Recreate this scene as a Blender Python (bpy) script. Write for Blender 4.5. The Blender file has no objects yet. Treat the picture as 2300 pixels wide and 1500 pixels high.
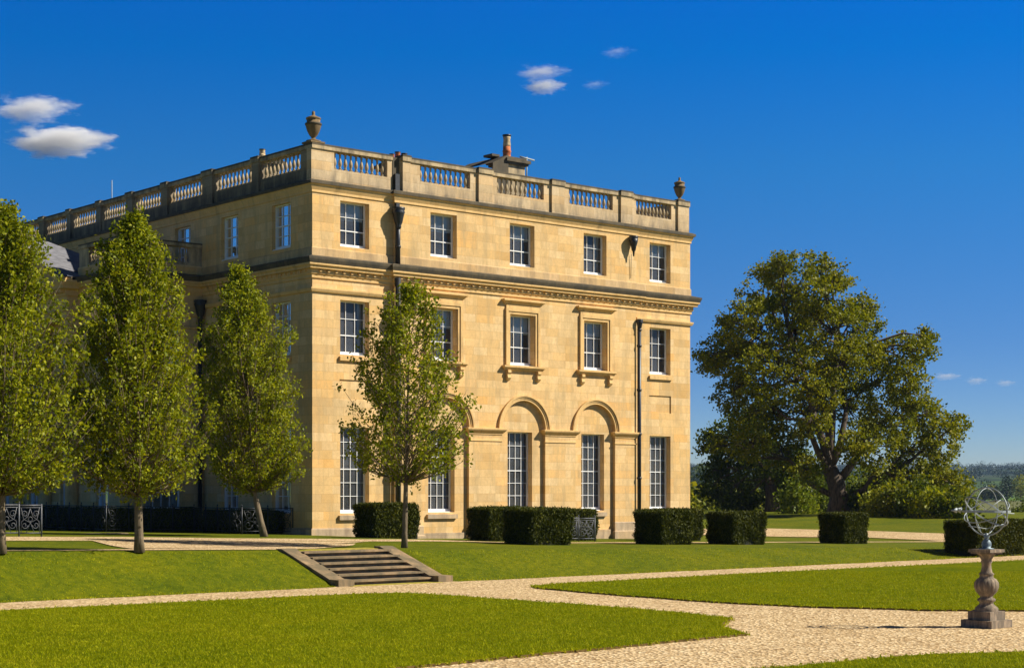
import bpy, math, random
import numpy as np
from math import sin, cos, pi, radians, sqrt, hypot
from mathutils import Vector, Matrix

S = bpy.context.scene
C = S.collection
rnd = random.Random(7)

# ------------------------------------------------------------------ camera
EYE = Vector((-33.64, -50.19, 2.4))
FW = Vector((0.65110455, 0.75898805, 0)); RT = Vector((0.75898805, -0.65110455, 0))
cd = bpy.data.cameras.new('camera'); cam = bpy.data.objects.new('camera', cd); C.objects.link(cam)
cam.location = EYE
cam.rotation_euler = (radians(90), 0, math.atan2(FW.y, FW.x) - radians(90))
cd.sensor_width = 36; cd.lens = 3766 / 2300 * 36; cd.shift_y = 347 / 2300
cd.clip_start = 0.1; cd.clip_end = 20000
S.camera = cam
S.render.resolution_x = 1024; S.render.resolution_y = 667

# ------------------------------------------------------------------ sky + sun
SUN_EL = radians(39)
sun_dir = (RT * cos(SUN_EL) + Vector((0, 0, sin(SUN_EL))))
sun_az = math.atan2(RT.x, RT.y)          # clockwise from +Y
w = bpy.data.worlds.new('World'); S.world = w; w.use_nodes = True
nt = w.node_tree; nt.nodes.clear()
N = nt.nodes.new; LK = nt.links.new
out = N('ShaderNodeOutputWorld'); bg = N('ShaderNodeBackground'); sky = N('ShaderNodeTexSky')
sky.sky_type = 'NISHITA'; sky.sun_disc = False; sky.sun_elevation = SUN_EL; sky.sun_rotation = sun_az
sky.air_density = 1.0; sky.dust_density = 0.25; sky.ozone_density = 3.0; sky.altitude = 100
tc = N('ShaderNodeTexCoord'); sep = N('ShaderNodeSeparateXYZ'); com = N('ShaderNodeCombineXYZ')
zz = N('ShaderNodeMath'); zz.operation = 'MULTIPLY'; zz.inputs[1].default_value = 2.6
LK(tc.outputs['Generated'], sep.inputs[0]); LK(sep.outputs[0], com.inputs[0]); LK(sep.outputs[1], com.inputs[1])
LK(sep.outputs[2], zz.inputs[0]); LK(zz.outputs[0], com.inputs[2])
LK(com.outputs[0], sky.inputs[0])
# clear polarised air: the blue deepens low down; unseen zenith dimmed and warmed to cut fill
mr = N('ShaderNodeMapRange'); mr.inputs[1].default_value = 0.0; mr.inputs[2].default_value = 1.0
LK(sep.outputs[2], mr.inputs[0])
cr = N('ShaderNodeValToRGB'); e = cr.color_ramp.elements
stops = [(0, (.34, .345, .38)), (.085, (.20, .36, .52)), (.186, (.085, .46, .72)), (.25, (.0, .45, .88)), (.30, (.0, .42, .98)), (.40, (.03, .12, .24)), (.6, (.085, .075, .09)), (1, (.095, .07, .075))]
while len(e) < len(stops): e.new(.5)
for q, (p_, c_) in zip(e, stops): q.position = p_; q.color = (*c_, 1)
LK(mr.outputs[0], cr.inputs[0])
mx = N('ShaderNodeMix'); mx.data_type = 'RGBA'; mx.blend_type = 'MULTIPLY'; mx.inputs[0].default_value = 1
LK(sky.outputs[0], mx.inputs[6]); LK(cr.outputs[0], mx.inputs[7])
LK(mx.outputs[2], bg.inputs[0]); bg.inputs[1].default_value = 0.15
LK(bg.outputs[0], out.inputs[0])

sl = bpy.data.lights.new('sun', 'SUN'); sl.energy = 5.0; sl.angle = radians(0.53); sl.color = (1, 0.93, 0.80)
so = bpy.data.objects.new('sun', sl); C.objects.link(so)
so.rotation_euler = sun_dir.to_track_quat('Z', 'Y').to_euler()
S.view_settings.view_transform = 'Standard'; S.view_settings.look = 'None'
S.view_settings.exposure = 0.62; S.view_settings.gamma = 1
try:
    S.cycles.max_bounces = 8; S.cycles.transparent_max_bounces = 24; S.cycles.volume_bounces = 6
except Exception: pass

# ------------------------------------------------------------------ materials
class NM:
    def __init__(s, name):
        s.m = bpy.data.materials.new(name); s.m.use_nodes = True
        s.t = s.m.node_tree; s.t.nodes.clear()
        s.o = s.n('ShaderNodeOutputMaterial')
    def n(s, t, **k):
        x = s.t.nodes.new(t)
        for a, b in k.items(): setattr(x, a, b)
        return x
    def l(s, a, b): s.t.links.new(a, b)
    def coord(s):
        return s.n('ShaderNodeTexCoord').outputs['Object']
    def noise(s, vec, scale, detail=3, rough=.55, mapscale=None):
        if mapscale:
            mp = s.n('ShaderNodeMapping'); mp.inputs['Scale'].default_value = mapscale
            s.l(vec, mp.inputs[0]); vec = mp.outputs[0]
        x = s.n('ShaderNodeTexNoise'); x.inputs['Scale'].default_value = scale
        x.inputs['Detail'].default_value = detail; x.inputs['Roughness'].default_value = rough
        s.l(vec, x.inputs['Vector']); return x.outputs['Fac']
    def ramp(s, f, stops):
        x = s.n('ShaderNodeValToRGB'); el = x.color_ramp.elements
        while len(el) < len(stops): el.new(.5)
        for q, (p, c) in zip(el, stops):
            q.position = p; q.color = (*c, 1) if len(c) == 3 else c
        s.l(f, x.inputs[0]); return x.outputs[0]
    def mix(s, f, a, b, blend='MIX'):
        x = s.n('ShaderNodeMix'); x.data_type = 'RGBA'; x.blend_type = blend
        for i, v in ((0, f), (6, a), (7, b)):
            if isinstance(v, (int, float)): x.inputs[i].default_value = v
            elif isinstance(v, tuple): x.inputs[i].default_value = (*v, 1)
            else: s.l(v, x.inputs[i])
        return x.outputs[2]
    def math(s, op, a, b=0, clamp=False):
        x = s.n('ShaderNodeMath'); x.operation = op; x.use_clamp = clamp
        for i, v in ((0, a), (1, b)):
            if isinstance(v, (int, float)): x.inputs[i].default_value = v
            else: s.l(v, x.inputs[i])
        return x.outputs[0]
    def bsdf(s, col, rough=.8, metal=0, spec=.3, bump=None, bstr=.3, bdist=.02):
        b = s.n('ShaderNodeBsdfPrincipled')
        if isinstance(col, tuple): b.inputs['Base Color'].default_value = (*col, 1)
        else: s.l(col, b.inputs['Base Color'])
        b.inputs['Roughness'].default_value = rough; b.inputs['Metallic'].default_value = metal
        b.inputs['Specular IOR Level'].default_value = spec
        if bump is not None:
            u = s.n('ShaderNodeBump'); u.inputs['Strength'].default_value = bstr; u.inputs['Distance'].default_value = bdist
            s.l(bump, u.inputs['Height']); s.l(u.outputs[0], b.inputs['Normal'])
        s.l(b.outputs[0], s.o.inputs[0]); return b

def mat_stone(name, a, b2, dark=0.0, brick=True, darkcol=(.10, .085, .06), zmask=None):
    k = NM(name); v = k.coord()
    sp = k.n('ShaderNodeSeparateXYZ'); k.l(v, sp.inputs[0])
    u = k.math('ADD', sp.outputs[0], sp.outputs[1])
    cb = k.n('ShaderNodeCombineXYZ'); k.l(u, cb.inputs[0]); k.l(sp.outputs[2], cb.inputs[1])
    n1 = k.noise(v, 1.3, 5, .65); n2 = k.noise(v, 9, 4, .6)
    if brick:
        bt = k.n('ShaderNodeTexBrick'); k.l(cb.outputs[0], bt.inputs['Vector'])
        bt.inputs['Color1'].default_value = (*a, 1); bt.inputs['Color2'].default_value = (*b2, 1)
        bt.inputs['Mortar'].default_value = (a[0]*.80, a[1]*.78, a[2]*.74, 1)
        bt.inputs['Scale'].default_value = 1; bt.inputs['Mortar Size'].default_value = .007
        bt.inputs['Mortar Smooth'].default_value = .3
        bt.inputs['Brick Width'].default_value = .86; bt.inputs['Row Height'].default_value = .315
        bt.offset_frequency = 2; bt.offset = .43; bt.squash = .8; bt.squash_frequency = 3
        base = bt.outputs[0]
        # block-by-block tone: cell noise on the same courses
        mp = k.n('ShaderNodeMapping'); mp.inputs['Scale'].default_value = (1/.93, 1/.315, 1); k.l(cb.outputs[0], mp.inputs[0])
        wn = k.n('ShaderNodeTexWhiteNoise'); wn.noise_dimensions = '2D'
        fl = k.n('ShaderNodeVectorMath'); fl.operation = 'FLOOR'; k.l(mp.outputs[0], fl.inputs[0]); k.l(fl.outputs[0], wn.inputs['Vector'])
        tone = k.ramp(wn.outputs['Value'], [(0, (.80, .76, .70)), (.2, (.95, .95, .98)), (.45, (1.0, 1.0, 1.0)), (.8, (1.05, 1.05, 1.08)), (1, (1.10, .94, .70))])
        base = k.mix(.75, base, tone, 'MULTIPLY')
        bump = k.math('ADD', k.math('MULTIPLY', bt.outputs[1], -.6), n2)
    else:
        base = k.mix(n1, a, b2); bump = n2
    tone2 = k.ramp(n1, [(.3, (.88, .86, .82)), (.5, (1, 1, 1)), (.72, (1.07, 1.03, .95))])
    base = k.mix(1.0, base, tone2, 'MULTIPLY')
    base = k.mix(k.ramp(n2, [(.3, (.25,)*3), (.6, (0, 0, 0))]), base, (a[0]*.62, a[1]*.58, a[2]*.55))
    if dark > 0:
        st = k.noise(v, 1.0 if name != 'pedestal_stone' else 5.0, 5, .7, (2.2, 2.2, .5))
        f = k.ramp(st, [(.58 - dark*.35, (0, 0, 0)), (.78 - dark*.25, (.85,)*3)])
        if zmask:
            zr = k.n('ShaderNodeMapRange'); zr.inputs[1].default_value = zmask[0]; zr.inputs[2].default_value = zmask[1]
            zr.inputs[3].default_value = 1; zr.inputs[4].default_value = .12
            k.l(sp.outputs[2], zr.inputs[0]); f = k.math('MULTIPLY', f, zr.outputs[0])
        base = k.mix(f, base, darkcol)
    k.bsdf(base, .85, bump=bump, bstr=.35, bdist=.012); return k.m

M = {}
M['stone'] = mat_stone('honey_limestone', (.70, .44, .165), (.76, .54, .27), dark=.34, darkcol=(.46, .32, .15))
M['stone_s'] = mat_stone('smooth_limestone', (.69, .435, .16), (.74, .50, .225), dark=.12, brick=False, darkcol=(.30, .20, .09))
M['stone_w'] = mat_stone('weathered_limestone', (.60, .43, .23), (.66, .50, .30), dark=.6, zmask=(13.45, 14.25), darkcol=(.13, .11, .085))
M['stone_w2'] = mat_stone('weathered_coping', (.50, .38, .21), (.57, .44, .27), dark=.55, brick=False, darkcol=(.10, .085, .06))
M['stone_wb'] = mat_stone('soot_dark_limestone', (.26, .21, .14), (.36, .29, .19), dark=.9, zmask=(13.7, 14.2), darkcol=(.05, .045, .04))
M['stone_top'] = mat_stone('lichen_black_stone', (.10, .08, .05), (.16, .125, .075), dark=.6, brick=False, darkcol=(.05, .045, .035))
M['plinth'] = mat_stone('plinth_stone', (.50, .38, .24), (.56, .43, .28), dark=.5, darkcol=(.26, .19, .13))
M['grimy'] = mat_stone('grimy_stone', (.62, .41, .18), (.68, .48, .25), dark=.42, darkcol=(.34, .23, .12))
M['urn'] = mat_stone('urn_stone', (.25, .16, .07), (.33, .22, .10), dark=.5, brick=False, darkcol=(.09, .07, .045))
M['pedestal'] = mat_stone('pedestal_stone', (.44, .32, .21), (.56, .43, .30), dark=.95, brick=False, darkcol=(.10, .085, .065))
M['steps'] = mat_stone('step_stone', (.34, .22, .115), (.48, .33, .18), dark=.85, brick=False, darkcol=(.12, .10, .06))

def simple(name, col, rough=.5, metal=0, spec=.5, var=.0, scale=6):
    k = NM(name)
    if var:
        n = k.noise(k.coord(), scale, 4)
        c = k.mix(k.ramp(n, [(.35, (0, 0, 0)), (.65, (1, 1, 1))]), tuple(x*(1-var) for x in col), tuple(min(1, x*(1+var)) for x in col))
        k.bsdf(c, rough, metal, spec, bump=n, bstr=.15)
    else: k.bsdf(col, rough, metal, spec)
    return k.m
M['white'] = simple('white_paint', (.80, .80, .78), .4, var=.05, scale=3)
M['iron'] = simple('black_iron', (.018, .020, .024), .45, 0, .5, .3, 10)
M['iron_grey'] = simple('sun_pale_iron', (.10, .105, .115), .55, 0, .5, .3, 10)  # lighter copy of the black iron; sunlight on the scrolls put into its colour
M['zinc'] = simple('zinc_metal', (.30, .34, .35), .6, .3, .5, .15, 20)
M['patina'] = simple('patina_lead', (.16, .21, .24), .6, .3, .5, .3, 20)
M['slate'] = simple('slate_roof', (.20, .20, .22), .55, 0, .4, .25, 4)
M['terracotta'] = simple('terracotta', (.42, .13, .05), .8, 0, .2, .3, 8)
M['cream_pot'] = simple('cream_pot', (.50, .38, .22), .8, 0, .2, .3, 8)
M['room'] = simple('room_plaster', (.16, .14, .12), .9)
M['curtain'] = simple('curtain_cloth', (.62, .60, .57), .9, 0, .1, .15, 3)
M['blind'] = simple('blind_cloth', (.72, .72, .72), .9, 0, .1, .08, 3)
M['lace'] = simple('lace_trim', (.80, .80, .82), .9, 0, .1)
k = NM('window_glass'); v = k.coord(); n = k.noise(v, 1.6, 2)
fr = k.n('ShaderNodeFresnel'); fr.inputs[0].default_value = 1.5
bu = k.n('ShaderNodeBump'); bu.inputs['Strength'].default_value = .06; bu.inputs['Distance'].default_value = .05; k.l(n, bu.inputs['Height'])
k.l(bu.outputs[0], fr.inputs['Normal'])
tr = k.n('ShaderNodeBsdfTransparent'); tr.inputs[0].default_value = (.82, .86, .88, 1)
gl = k.n('ShaderNodeBsdfGlossy'); gl.inputs['Roughness'].default_value = .03; k.l(bu.outputs[0], gl.inputs['Normal'])
ms = k.n('ShaderNodeMixShader'); k.l(fr.outputs[0], ms.inputs[0]); k.l(tr.outputs[0], ms.inputs[1]); k.l(gl.outputs[0], ms.inputs[2])
df = k.n('ShaderNodeBsdfDiffuse'); df.inputs[0].default_value = (.40, .42, .46, 1); m2_ = k.n('ShaderNodeMixShader'); k.l(k.math('MULTIPLY', k.noise(v, .8, 3), .26), m2_.inputs[0])
k.l(ms.outputs[0], m2_.inputs[1]); k.l(df.outputs[0], m2_.inputs[2]); k.l(m2_.outputs[0], k.o.inputs[0]); M['glass'] = k.m

def mat_leaf(name, cols, trans=.35, rough=.5, scale=1.2):
    k = NM(name); g = k.n('ShaderNodeNewGeometry')
    n = k.noise(k.coord(), scale, 2)
    f = k.math('ADD', k.math('MULTIPLY', g.outputs['Random Per Island'], .6), k.math('MULTIPLY', n, .6))
    f = k.math('SUBTRACT', f, .1, True)
    c = k.ramp(f, [(i/(len(cols)-1), cc) for i, cc in enumerate(cols)])
    b = k.n('ShaderNodeBsdfPrincipled'); k.l(c, b.inputs['Base Color']); b.inputs['Roughness'].default_value = rough
    b.inputs['Specular IOR Level'].default_value = .14
    t = k.n('ShaderNodeBsdfTranslucent'); k.l(k.mix(1., c, (1.3, 1.25, .5), 'MULTIPLY'), t.inputs[0])
    ms = k.n('ShaderNodeMixShader'); ms.inputs[0].default_value = trans
    k.l(b.outputs[0], ms.inputs[1]); k.l(t.outputs[0], ms.inputs[2]); k.l(ms.outputs[0], k.o.inputs[0]); return k.m
M['leaf'] = mat_leaf('young_tree_leaf', [(.065, .095, .003), (.15, .185, .004), (.28, .29, .006), (.45, .41, .012)])
M['leaf_oak'] = mat_leaf('oak_leaf', [(.065, .09, .004), (.14, .16, .005), (.235, .235, .006), (.36, .30, .010)], scale=.35)
M['leaf_dark'] = mat_leaf('dark_tree_leaf', [(.022, .038, .004), (.055, .08, .005), (.10, .13, .006), (.18, .20, .010)], scale=.3)
M['leaf_wood'] = mat_leaf('far_wood_leaf', [(.010, .022, .006), (.02, .035, .008), (.035, .05, .012), (.06, .065, .018)], trans=.05, scale=.02)
M['leaf_bright'] = mat_leaf('bright_bush_leaf', [(.06, .10, .010), (.12, .17, .012), (.20, .23, .015), (.28, .27, .02)], scale=.5)
M['leaf_yew'] = mat_leaf('yew_leaf', [(.014, .020, .002), (.032, .042, .003), (.075, .084, .004), (.17, .155, .010)], trans=.18, rough=.6, scale=3)
M['yew_core'] = simple('yew_twig', (.010, .012, .006), .9)
def mat_bark(name, a, b):
    k = NM(name); n = k.noise(k.coord(), 9, 5, .7, (1, 1, .25))
    k.bsdf(k.mix(k.ramp(n, [(.35, (0,)*3), (.65, (1,)*3)]), a, b), .9, bump=n, bstr=.8, bdist=.03); return k.m
M['bark'] = mat_bark('young_bark', (.10, .075, .045), (.24, .18, .11))
M['bark_dark'] = mat_bark('old_bark', (.045, .036, .028), (.15, .11, .08))

def grass_color(k, v, dark=1.):
    n1 = k.noise(v, .35, 4, .6); n2 = k.noise(v, 5, 4, .7); n3 = k.noise(v, 26, 4, .8)
    c = k.ramp(n2, [(.28, (.062*dark, .086*dark, .001)), (.5, (.118*dark, .140*dark, .001)), (.72, (.178*dark, .180*dark, .002))])
    c = k.mix(.75, c, k.ramp(n1, [(.28, (.58, .74, .8)), (.5, (1, 1, 1)), (.72, (1.36, 1.16, 1.0))]), 'MULTIPLY')
    c = k.mix(.95, c, k.ramp(n3, [(.30, (.36, .46, .5)), (.5, (1, 1, 1)), (.70, (1.5, 1.4, 1.2))]), 'MULTIPLY')
    return c, n3
k = NM('lawn_turf'); v = k.coord(); c, n = grass_color(k, v, 1.05); k.bsdf(c, .95, spec=.02, bump=n, bstr=.8, bdist=.04); M['lawn'] = k.m
# far ground: lawn near the house turning into fields and rough pasture
k = NM('terrain'); v = k.coord(); c, n = grass_color(k, v, .86)
ln = k.n('ShaderNodeVectorMath'); ln.operation = 'LENGTH'; k.l(v, ln.inputs[0])
f = k.n('ShaderNodeMapRange'); f.inputs[1].default_value = 95; f.inputs[2].default_value = 160; k.l(ln.outputs['Value'], f.inputs[0])
vo = k.n('ShaderNodeTexVoronoi'); vo.inputs['Scale'].default_value = .0042; k.l(v, vo.inputs['Vector'])
sx = k.n('ShaderNodeSeparateColor'); k.l(vo.outputs['Color'], sx.inputs[0])
fc = k.ramp(sx.outputs[0], [(0, (.055, .095, .012)), (.3, (.10, .17, .02)), (.55, (.075, .12, .018)), (.8, (.15, .19, .04)), (1, (.12, .10, .05))])
f2 = k.n('ShaderNodeMapRange'); f2.inputs[1].default_value = 900; f2.inputs[2].default_value = 1500; k.l(ln.outputs['Value'], f2.inputs[0])
fc = k.mix(k.math('MULTIPLY', f2.outputs[0], k.ramp(k.noise(v, .006, 3), [(.50, (1, 1, 1)), (.60, (.45,)*3)])), fc, (.020, .034, .012))
k.bsdf(k.mix(f.outputs[0], c, fc), .95, spec=.1, bump=n, bstr=.5, bdist=.03); M['terrain'] = k.m
k = NM('pale_gravel'); v = k.coord()
vo = k.n('ShaderNodeTexVoronoi'); vo.inputs['Scale'].default_value = 19; k.l(v, vo.inputs['Vector'])
sx = k.n('ShaderNodeSeparateColor'); k.l(vo.outputs['Color'], sx.inputs[0])
c = k.ramp(sx.outputs[0], [(0, (.22, .13, .055)), (.2, (.44, .30, .15)), (.6, (.60, .43, .23)), (1, (.80, .64, .40))])
n1 = k.noise(v, .6, 5, .7); n2 = k.noise(v, 7, 4)
c = k.mix(.8, c, k.ramp(n1, [(.3, (.82, .78, .72)), (.55, (1, 1, 1)), (.7, (1.08, 1.05, 1.0))]), 'MULTIPLY')
c = k.mix(k.ramp(n2, [(.62, (0, 0, 0)), (.78, (.45,)*3)]), c, (.32, .24, .10))
c = k.mix(k.ramp(k.noise(v, 15, 4, .8), [(.56, (0, 0, 0)), (.68, (.8,)*3)]), c, (.20, .13, .06))
k.bsdf(c, .95, spec=.1, bump=k.math('ADD', vo.outputs['Distance'], n2), bstr=.9, bdist=.03); M['gravel'] = k.m
M['soil'] = simple('cut_turf_edge', (.13, .085, .03), .95, 0, .05, .3, 12)
M['moss'] = simple('mossy_edge', (.34, .28, .05), .95, 0, .1, .3, 12)

# ------------------------------------------------------------------ mesh helpers
class MB:
    def __init__(s): s.v = []; s.f = []; s.mi = []; s.ms = []; s.cur = 0; s.sm = []; s.smooth = False
    def mat(s, m):
        if m not in s.ms: s.ms.append(m)
        s.cur = s.ms.index(m); return s
    def add(s, vs, fs):
        b = len(s.v); s.v += [tuple(q) for q in vs]
        for f in fs: s.f.append([b+i for i in f]); s.mi.append(s.cur); s.sm.append(s.smooth)
    def box(s, x0, x1, y0, y1, z0, z1):
        if x0 > x1: x0, x1 = x1, x0
        if y0 > y1: y0, y1 = y1, y0
        s.add([(x0,y0,z0),(x1,y0,z0),(x1,y1,z0),(x0,y1,z0),(x0,y0,z1),(x1,y0,z1),(x1,y1,z1),(x0,y1,z1)],
              [(3,2,1,0),(4,5,6,7),(0,1,5,4),(1,2,6,5),(2,3,7,6),(3,0,4,7)])
    def lathe(s, prof, c=(0,0,0), n=12, cap=True):
        sm = s.smooth; s.smooth = True
        vs = []
        for r, z in prof:
            for i in range(n):
                a = 2*pi*i/n; vs.append((c[0]+r*cos(a), c[1]+r*sin(a), c[2]+z))
        fs = []
        for j in range(len(prof)-1):
            for i in range(n):
                i2 = (i+1) % n; fs.append((j*n+i, j*n+i2, (j+1)*n+i2, (j+1)*n+i))
        if cap: fs += [tuple(range(n-1, -1, -1)), tuple((len(prof)-1)*n+i for i in range(n))]
        s.add(vs, fs); s.smooth = sm
    def tube(s, pts, rad, n=6, closed=False):
        sm = s.smooth; s.smooth = True
        pts = [Vector(p) for p in pts]; m = len(pts)
        if not hasattr(rad, '__len__'): rad = [rad]*m
        vs = []; up = Vector((.137, .31, 1)).normalized()
        for j, p in enumerate(pts):
            if closed: d = pts[(j+1) % m]-pts[j-1]
            else: d = pts[min(j+1, m-1)]-pts[max(j-1, 0)]
            if d.length < 1e-9: d = Vector((0, 0, 1))
            d.normalize(); a = d.cross(up)
            if a.length < .05: a = d.cross(Vector((1, 0, 0)))
            a.normalize(); b = d.cross(a)
            for i in range(n):
                t = 2*pi*i/n; vs.append(p+(a*cos(t)+b*sin(t))*rad[j])
        fs = []
        for j in range(m if closed else m-1):
            j2 = (j+1) % m
            for i in range(n):
                i2 = (i+1) % n; fs.append((j*n+i, j*n+i2, j2*n+i2, j2*n+i))
        if not closed: fs += [tuple(range(n-1, -1, -1)), tuple((m-1)*n+i for i in range(n))]
        s.add(vs, fs); s.smooth = sm
    def sweep(s, prof, path, closed=False):
        """profile (out, z) swept round a plan path; 'out' is to the left of travel turned -90 deg (outside)"""
        m = len(path); vs = []; P = [Vector((p[0], p[1])) for p in path]
        def nrm(a, b):
            d = (b-a).normalized(); return Vector((d.y, -d.x))
        for j in range(m):
            if closed or 0 < j < m-1:
                n1 = nrm(P[j-1], P[j]); n2 = nrm(P[j], P[(j+1) % m])
                b = (n1+n2); b = b/(1+n1.dot(n2)) if abs(1+n1.dot(n2)) > 1e-6 else n1
            elif j == 0: b = nrm(P[0], P[1])
            else: b = nrm(P[-2], P[-1])
            for o, z in prof: vs.append((P[j].x+b.x*o, P[j].y+b.y*o, z))
        k_ = len(prof); fs = []
        for j in range(m if closed else m-1):
            j2 = (j+1) % m
            for i in range(k_-1): fs.append((j*k_+i, j2*k_+i, j2*k_+i+1, j*k_+i+1))
        if not closed: fs += [tuple(range(k_)), tuple((m-1)*k_+i for i in range(k_-1, -1, -1))]
        s.add(vs, fs)
    def build(s, name, mat=None, parent=None, kind=None):
        me = bpy.data.meshes.new(name); me.from_pydata(s.v, [], s.f)
        ms = s.ms if s.ms else [mat]
        for q in ms: me.materials.append(M[q] if isinstance(q, str) else q)
        me.polygons.foreach_set('material_index', s.mi); me.polygons.foreach_set('use_smooth', s.sm)
        me.update(); o = bpy.data.objects.new(name, me); C.objects.link(o)
        if parent: o.parent = parent
        if kind: o['kind'] = kind
        return o
def mb(mat=None):
    b = MB()
    if mat: b.mat(mat)
    return b
def npmesh(name, verts, nper, mat, parent=None, kind=None):
    """verts (n*nper,3): every nper vertices make one face"""
    n = len(verts)//nper; me = bpy.data.meshes.new(name)
    me.vertices.add(len(verts)); me.vertices.foreach_set('co', verts.astype(np.float32).ravel())
    me.loops.add(n*nper); me.loops.foreach_set('vertex_index', np.arange(n*nper, dtype=np.int32))
    me.polygons.add(n); me.polygons.foreach_set('loop_start', np.arange(0, n*nper, nper, dtype=np.int32))
    me.polygons.foreach_set('loop_total', np.full(n, nper, dtype=np.int32))
    me.materials.append(M[mat]); me.update(calc_edges=True)
    o = bpy.data.objects.new(name, me); C.objects.link(o)
    if parent: o.parent = parent
    if kind: o['kind'] = kind
    return o
def empty(name, loc=(0, 0, 0)):
    o = bpy.data.objects.new(name, None); C.objects.link(o); o.location = loc; o.empty_display_size = .3; return o
def tag(o, label, cat, group=None):
    o['label'] = label; o['category'] = cat
    if group: o['group'] = group
    return o
def copy_tree(o, parent=None):
    c = o.copy(); C.objects.link(c); c.parent = parent
    for ch in list(o.children): copy_tree(ch, c)
    return c

# ------------------------------------------------------------------ terrain
def ss(t):
    t = max(0., min(1., t)); return t*t*(3-2*t)
STX0, STX1 = -9.75, -6.95            # stair opening between the stringers
def T(X, Y):
    t = .70-.02*(max(-20, min(30, X))+4)
    t += .12*ss((Y+11)/6)*(1-ss((X+1)/6))
    t += .62*ss((X-28)/27)
    s = max(0., min(1., (Y+16.3)/2.7)); s = .75*s+.25*ss(s)
    lm = 1-ss((X-34)/25)
    s = s*lm+(1-lm)
    return -.015+(t+.015)*s
PR = [(0, 0), (78, 0), (105, -1.2), (200, -9), (420, -9), (560, -5), (700, -2.5), (900, -4), (1200, 0), (1600, 9), (2200, 21), (3000, 37), (3300, 38), (3800, 15), (5200, 5)]
def far_z(D, a):
    for (d0, z0), (d1, z1) in zip(PR, PR[1:]):
        if D <= d1:
            t = ss((D-d0)/(d1-d0)); z = z0+(z1-z0)*t; break
    else: z = 10
    return z+ss((D-600)/900)*(2.5*sin(a*9+D*.0021)+1.5*sin(a*23+1.7+D*.004))
def ground(X, Y):
    D = hypot(X, Y)
    if X > -60 and D < 78: return T(X, Y)
    b = T(X, Y); a = math.atan2(Y, X); t = ss((D-78)/30)
    return b*(1-t)+t*far_z(D, a)
def axis(fine0, fine1, step, lim, extra=()):
    a = list(np.arange(fine0, fine1+1e-6, step)) + list(extra); x = fine1; st = step
    while x < lim: st *= 1.22; x += st; a.append(x)
    x = fine0; st = step
    while x > -lim: st *= 1.22; x -= st; a.append(x)
    return sorted(set(round(float(q), 4) for q in a))
XS = axis(-26, 42, 1.0, 5200, (STX0-.02, STX0+.02, STX1-.02, STX1+.02))
YS = axis(-19, 12, .5, 5200, (-16.3, -16.2, -16.1, -13.62, -13.58, -13.5))
g = mb('terrain'); g.smooth = True; vs = []; fs = []
for y in YS:
    for x in XS:
        z = ground(x, y)
        if STX0 < x < STX1 and -16.25 < y < -13.6: z = -.05
        vs.append((x, y, z))
nx = len(XS)
for j in range(len(YS)-1):
    for i in range(nx-1): fs.append((j*nx+i, j*nx+i+1, (j+1)*nx+i+1, (j+1)*nx+i))
g.add(vs, fs); g.build('ground', kind='structure')

def sheet(name, left, right, mat, dz=.012, n=6, m=12, kind='structure'):
    """strip draped on the ground between two plan polylines with the same number of points"""
    b = mb(mat); b.smooth = True; rows = []
    for q in range(len(left)-1):
        for t in range(m + (q == len(left)-2)):
            f_ = t/m; L_ = [left[q][i]*(1-f_)+left[q+1][i]*f_ for i in (0, 1)]; R_ = [right[q][i]*(1-f_)+right[q+1][i]*f_ for i in (0, 1)]
            rows.append([(L_[0]*(1-u)+R_[0]*u, L_[1]*(1-u)+R_[1]*u) for u in [i/n for i in range(n+1)]])
    vs = [(x, y, ground(x, y)+dz) for r in rows for x, y in r]; fs = []
    for j in range(len(rows)-1):
        for i in range(n): fs.append((j*(n+1)+i, j*(n+1)+i+1, (j+1)*(n+1)+i+1, (j+1)*(n+1)+i))
    b.add(vs, fs); return b.build(name, kind=kind)

# lower gravel: one sheet in front of the bank, lawns lie on it as turf slabs
wob = random.Random(3)
def wobble(x, s=1): return s*(.035*sin(x*1.7)+.03*sin(x*4.1+1)+.02*sin(x*9.3+2))
b = mb('gravel'); b.smooth = True
px_ = list(np.arange(-60, 34, .35)); vs = []; fs = []
for x in px_:
    yt = -16.42+wobble(x)
    if STX0 - .5 < x < STX1+.5: yt = -15.9
    vs += [(x, -60, 0), (x, -30, 0), (x, -19, 0), (x, yt, 0.004)]
for i in range(len(px_)-1):
    for j in range(3): fs.append((i*4+j, (i+1)*4+j, (i+1)*4+j+1, i*4+j+1))
b.add(vs, fs); b.build('gravel_path', kind='structure')

def smooth_poly(pts, step=.25, seed=0, amp=.03):
    """closed polygon: resample edges, wobble them a little like a cut turf edge"""
    out = []; r = random.Random(seed); n = len(pts)
    for i in range(n):
        a = Vector(pts[i]); c = Vector(pts[(i+1) % n]); L_ = (c-a).length; k_ = max(1, int(min(L_, 80)/step))
        if L_ > 60: k_ = max(1, int(L_/2))
        d = (c-a).normalized(); nn = Vector((d.y, -d.x))
        for t in range(k_):
            q = a.lerp(c, t/k_); o = amp*(sin(q.x*2.1+seed)+sin(q.y*3.7+seed*2)+r.uniform(-.9, .9))
            out.append(q+nn*o)
    return out
def lawn(name, pts, seed, z=.035):
    P = smooth_poly(pts, .22, seed); n = len(P); b = mb('lawn')
    b.add([(p.x, p.y, z) for p in P], [tuple(range(n))])
    b.mat('soil'); b.add([(p.x, p.y, z) for p in P]+[(p.x, p.y, -.01) for p in P], [(i, (i+1) % n, n+(i+1) % n, n+i) for i in range(n)])
    o = b.build(name, kind='structure'); return P
def arc(cx, cy, r, a0, a1, n=8): return [(cx+r*cos(radians(a0+(a1-a0)*i/n)), cy+r*sin(radians(a0+(a1-a0)*i/n))) for i in range(n+1)]
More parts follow.
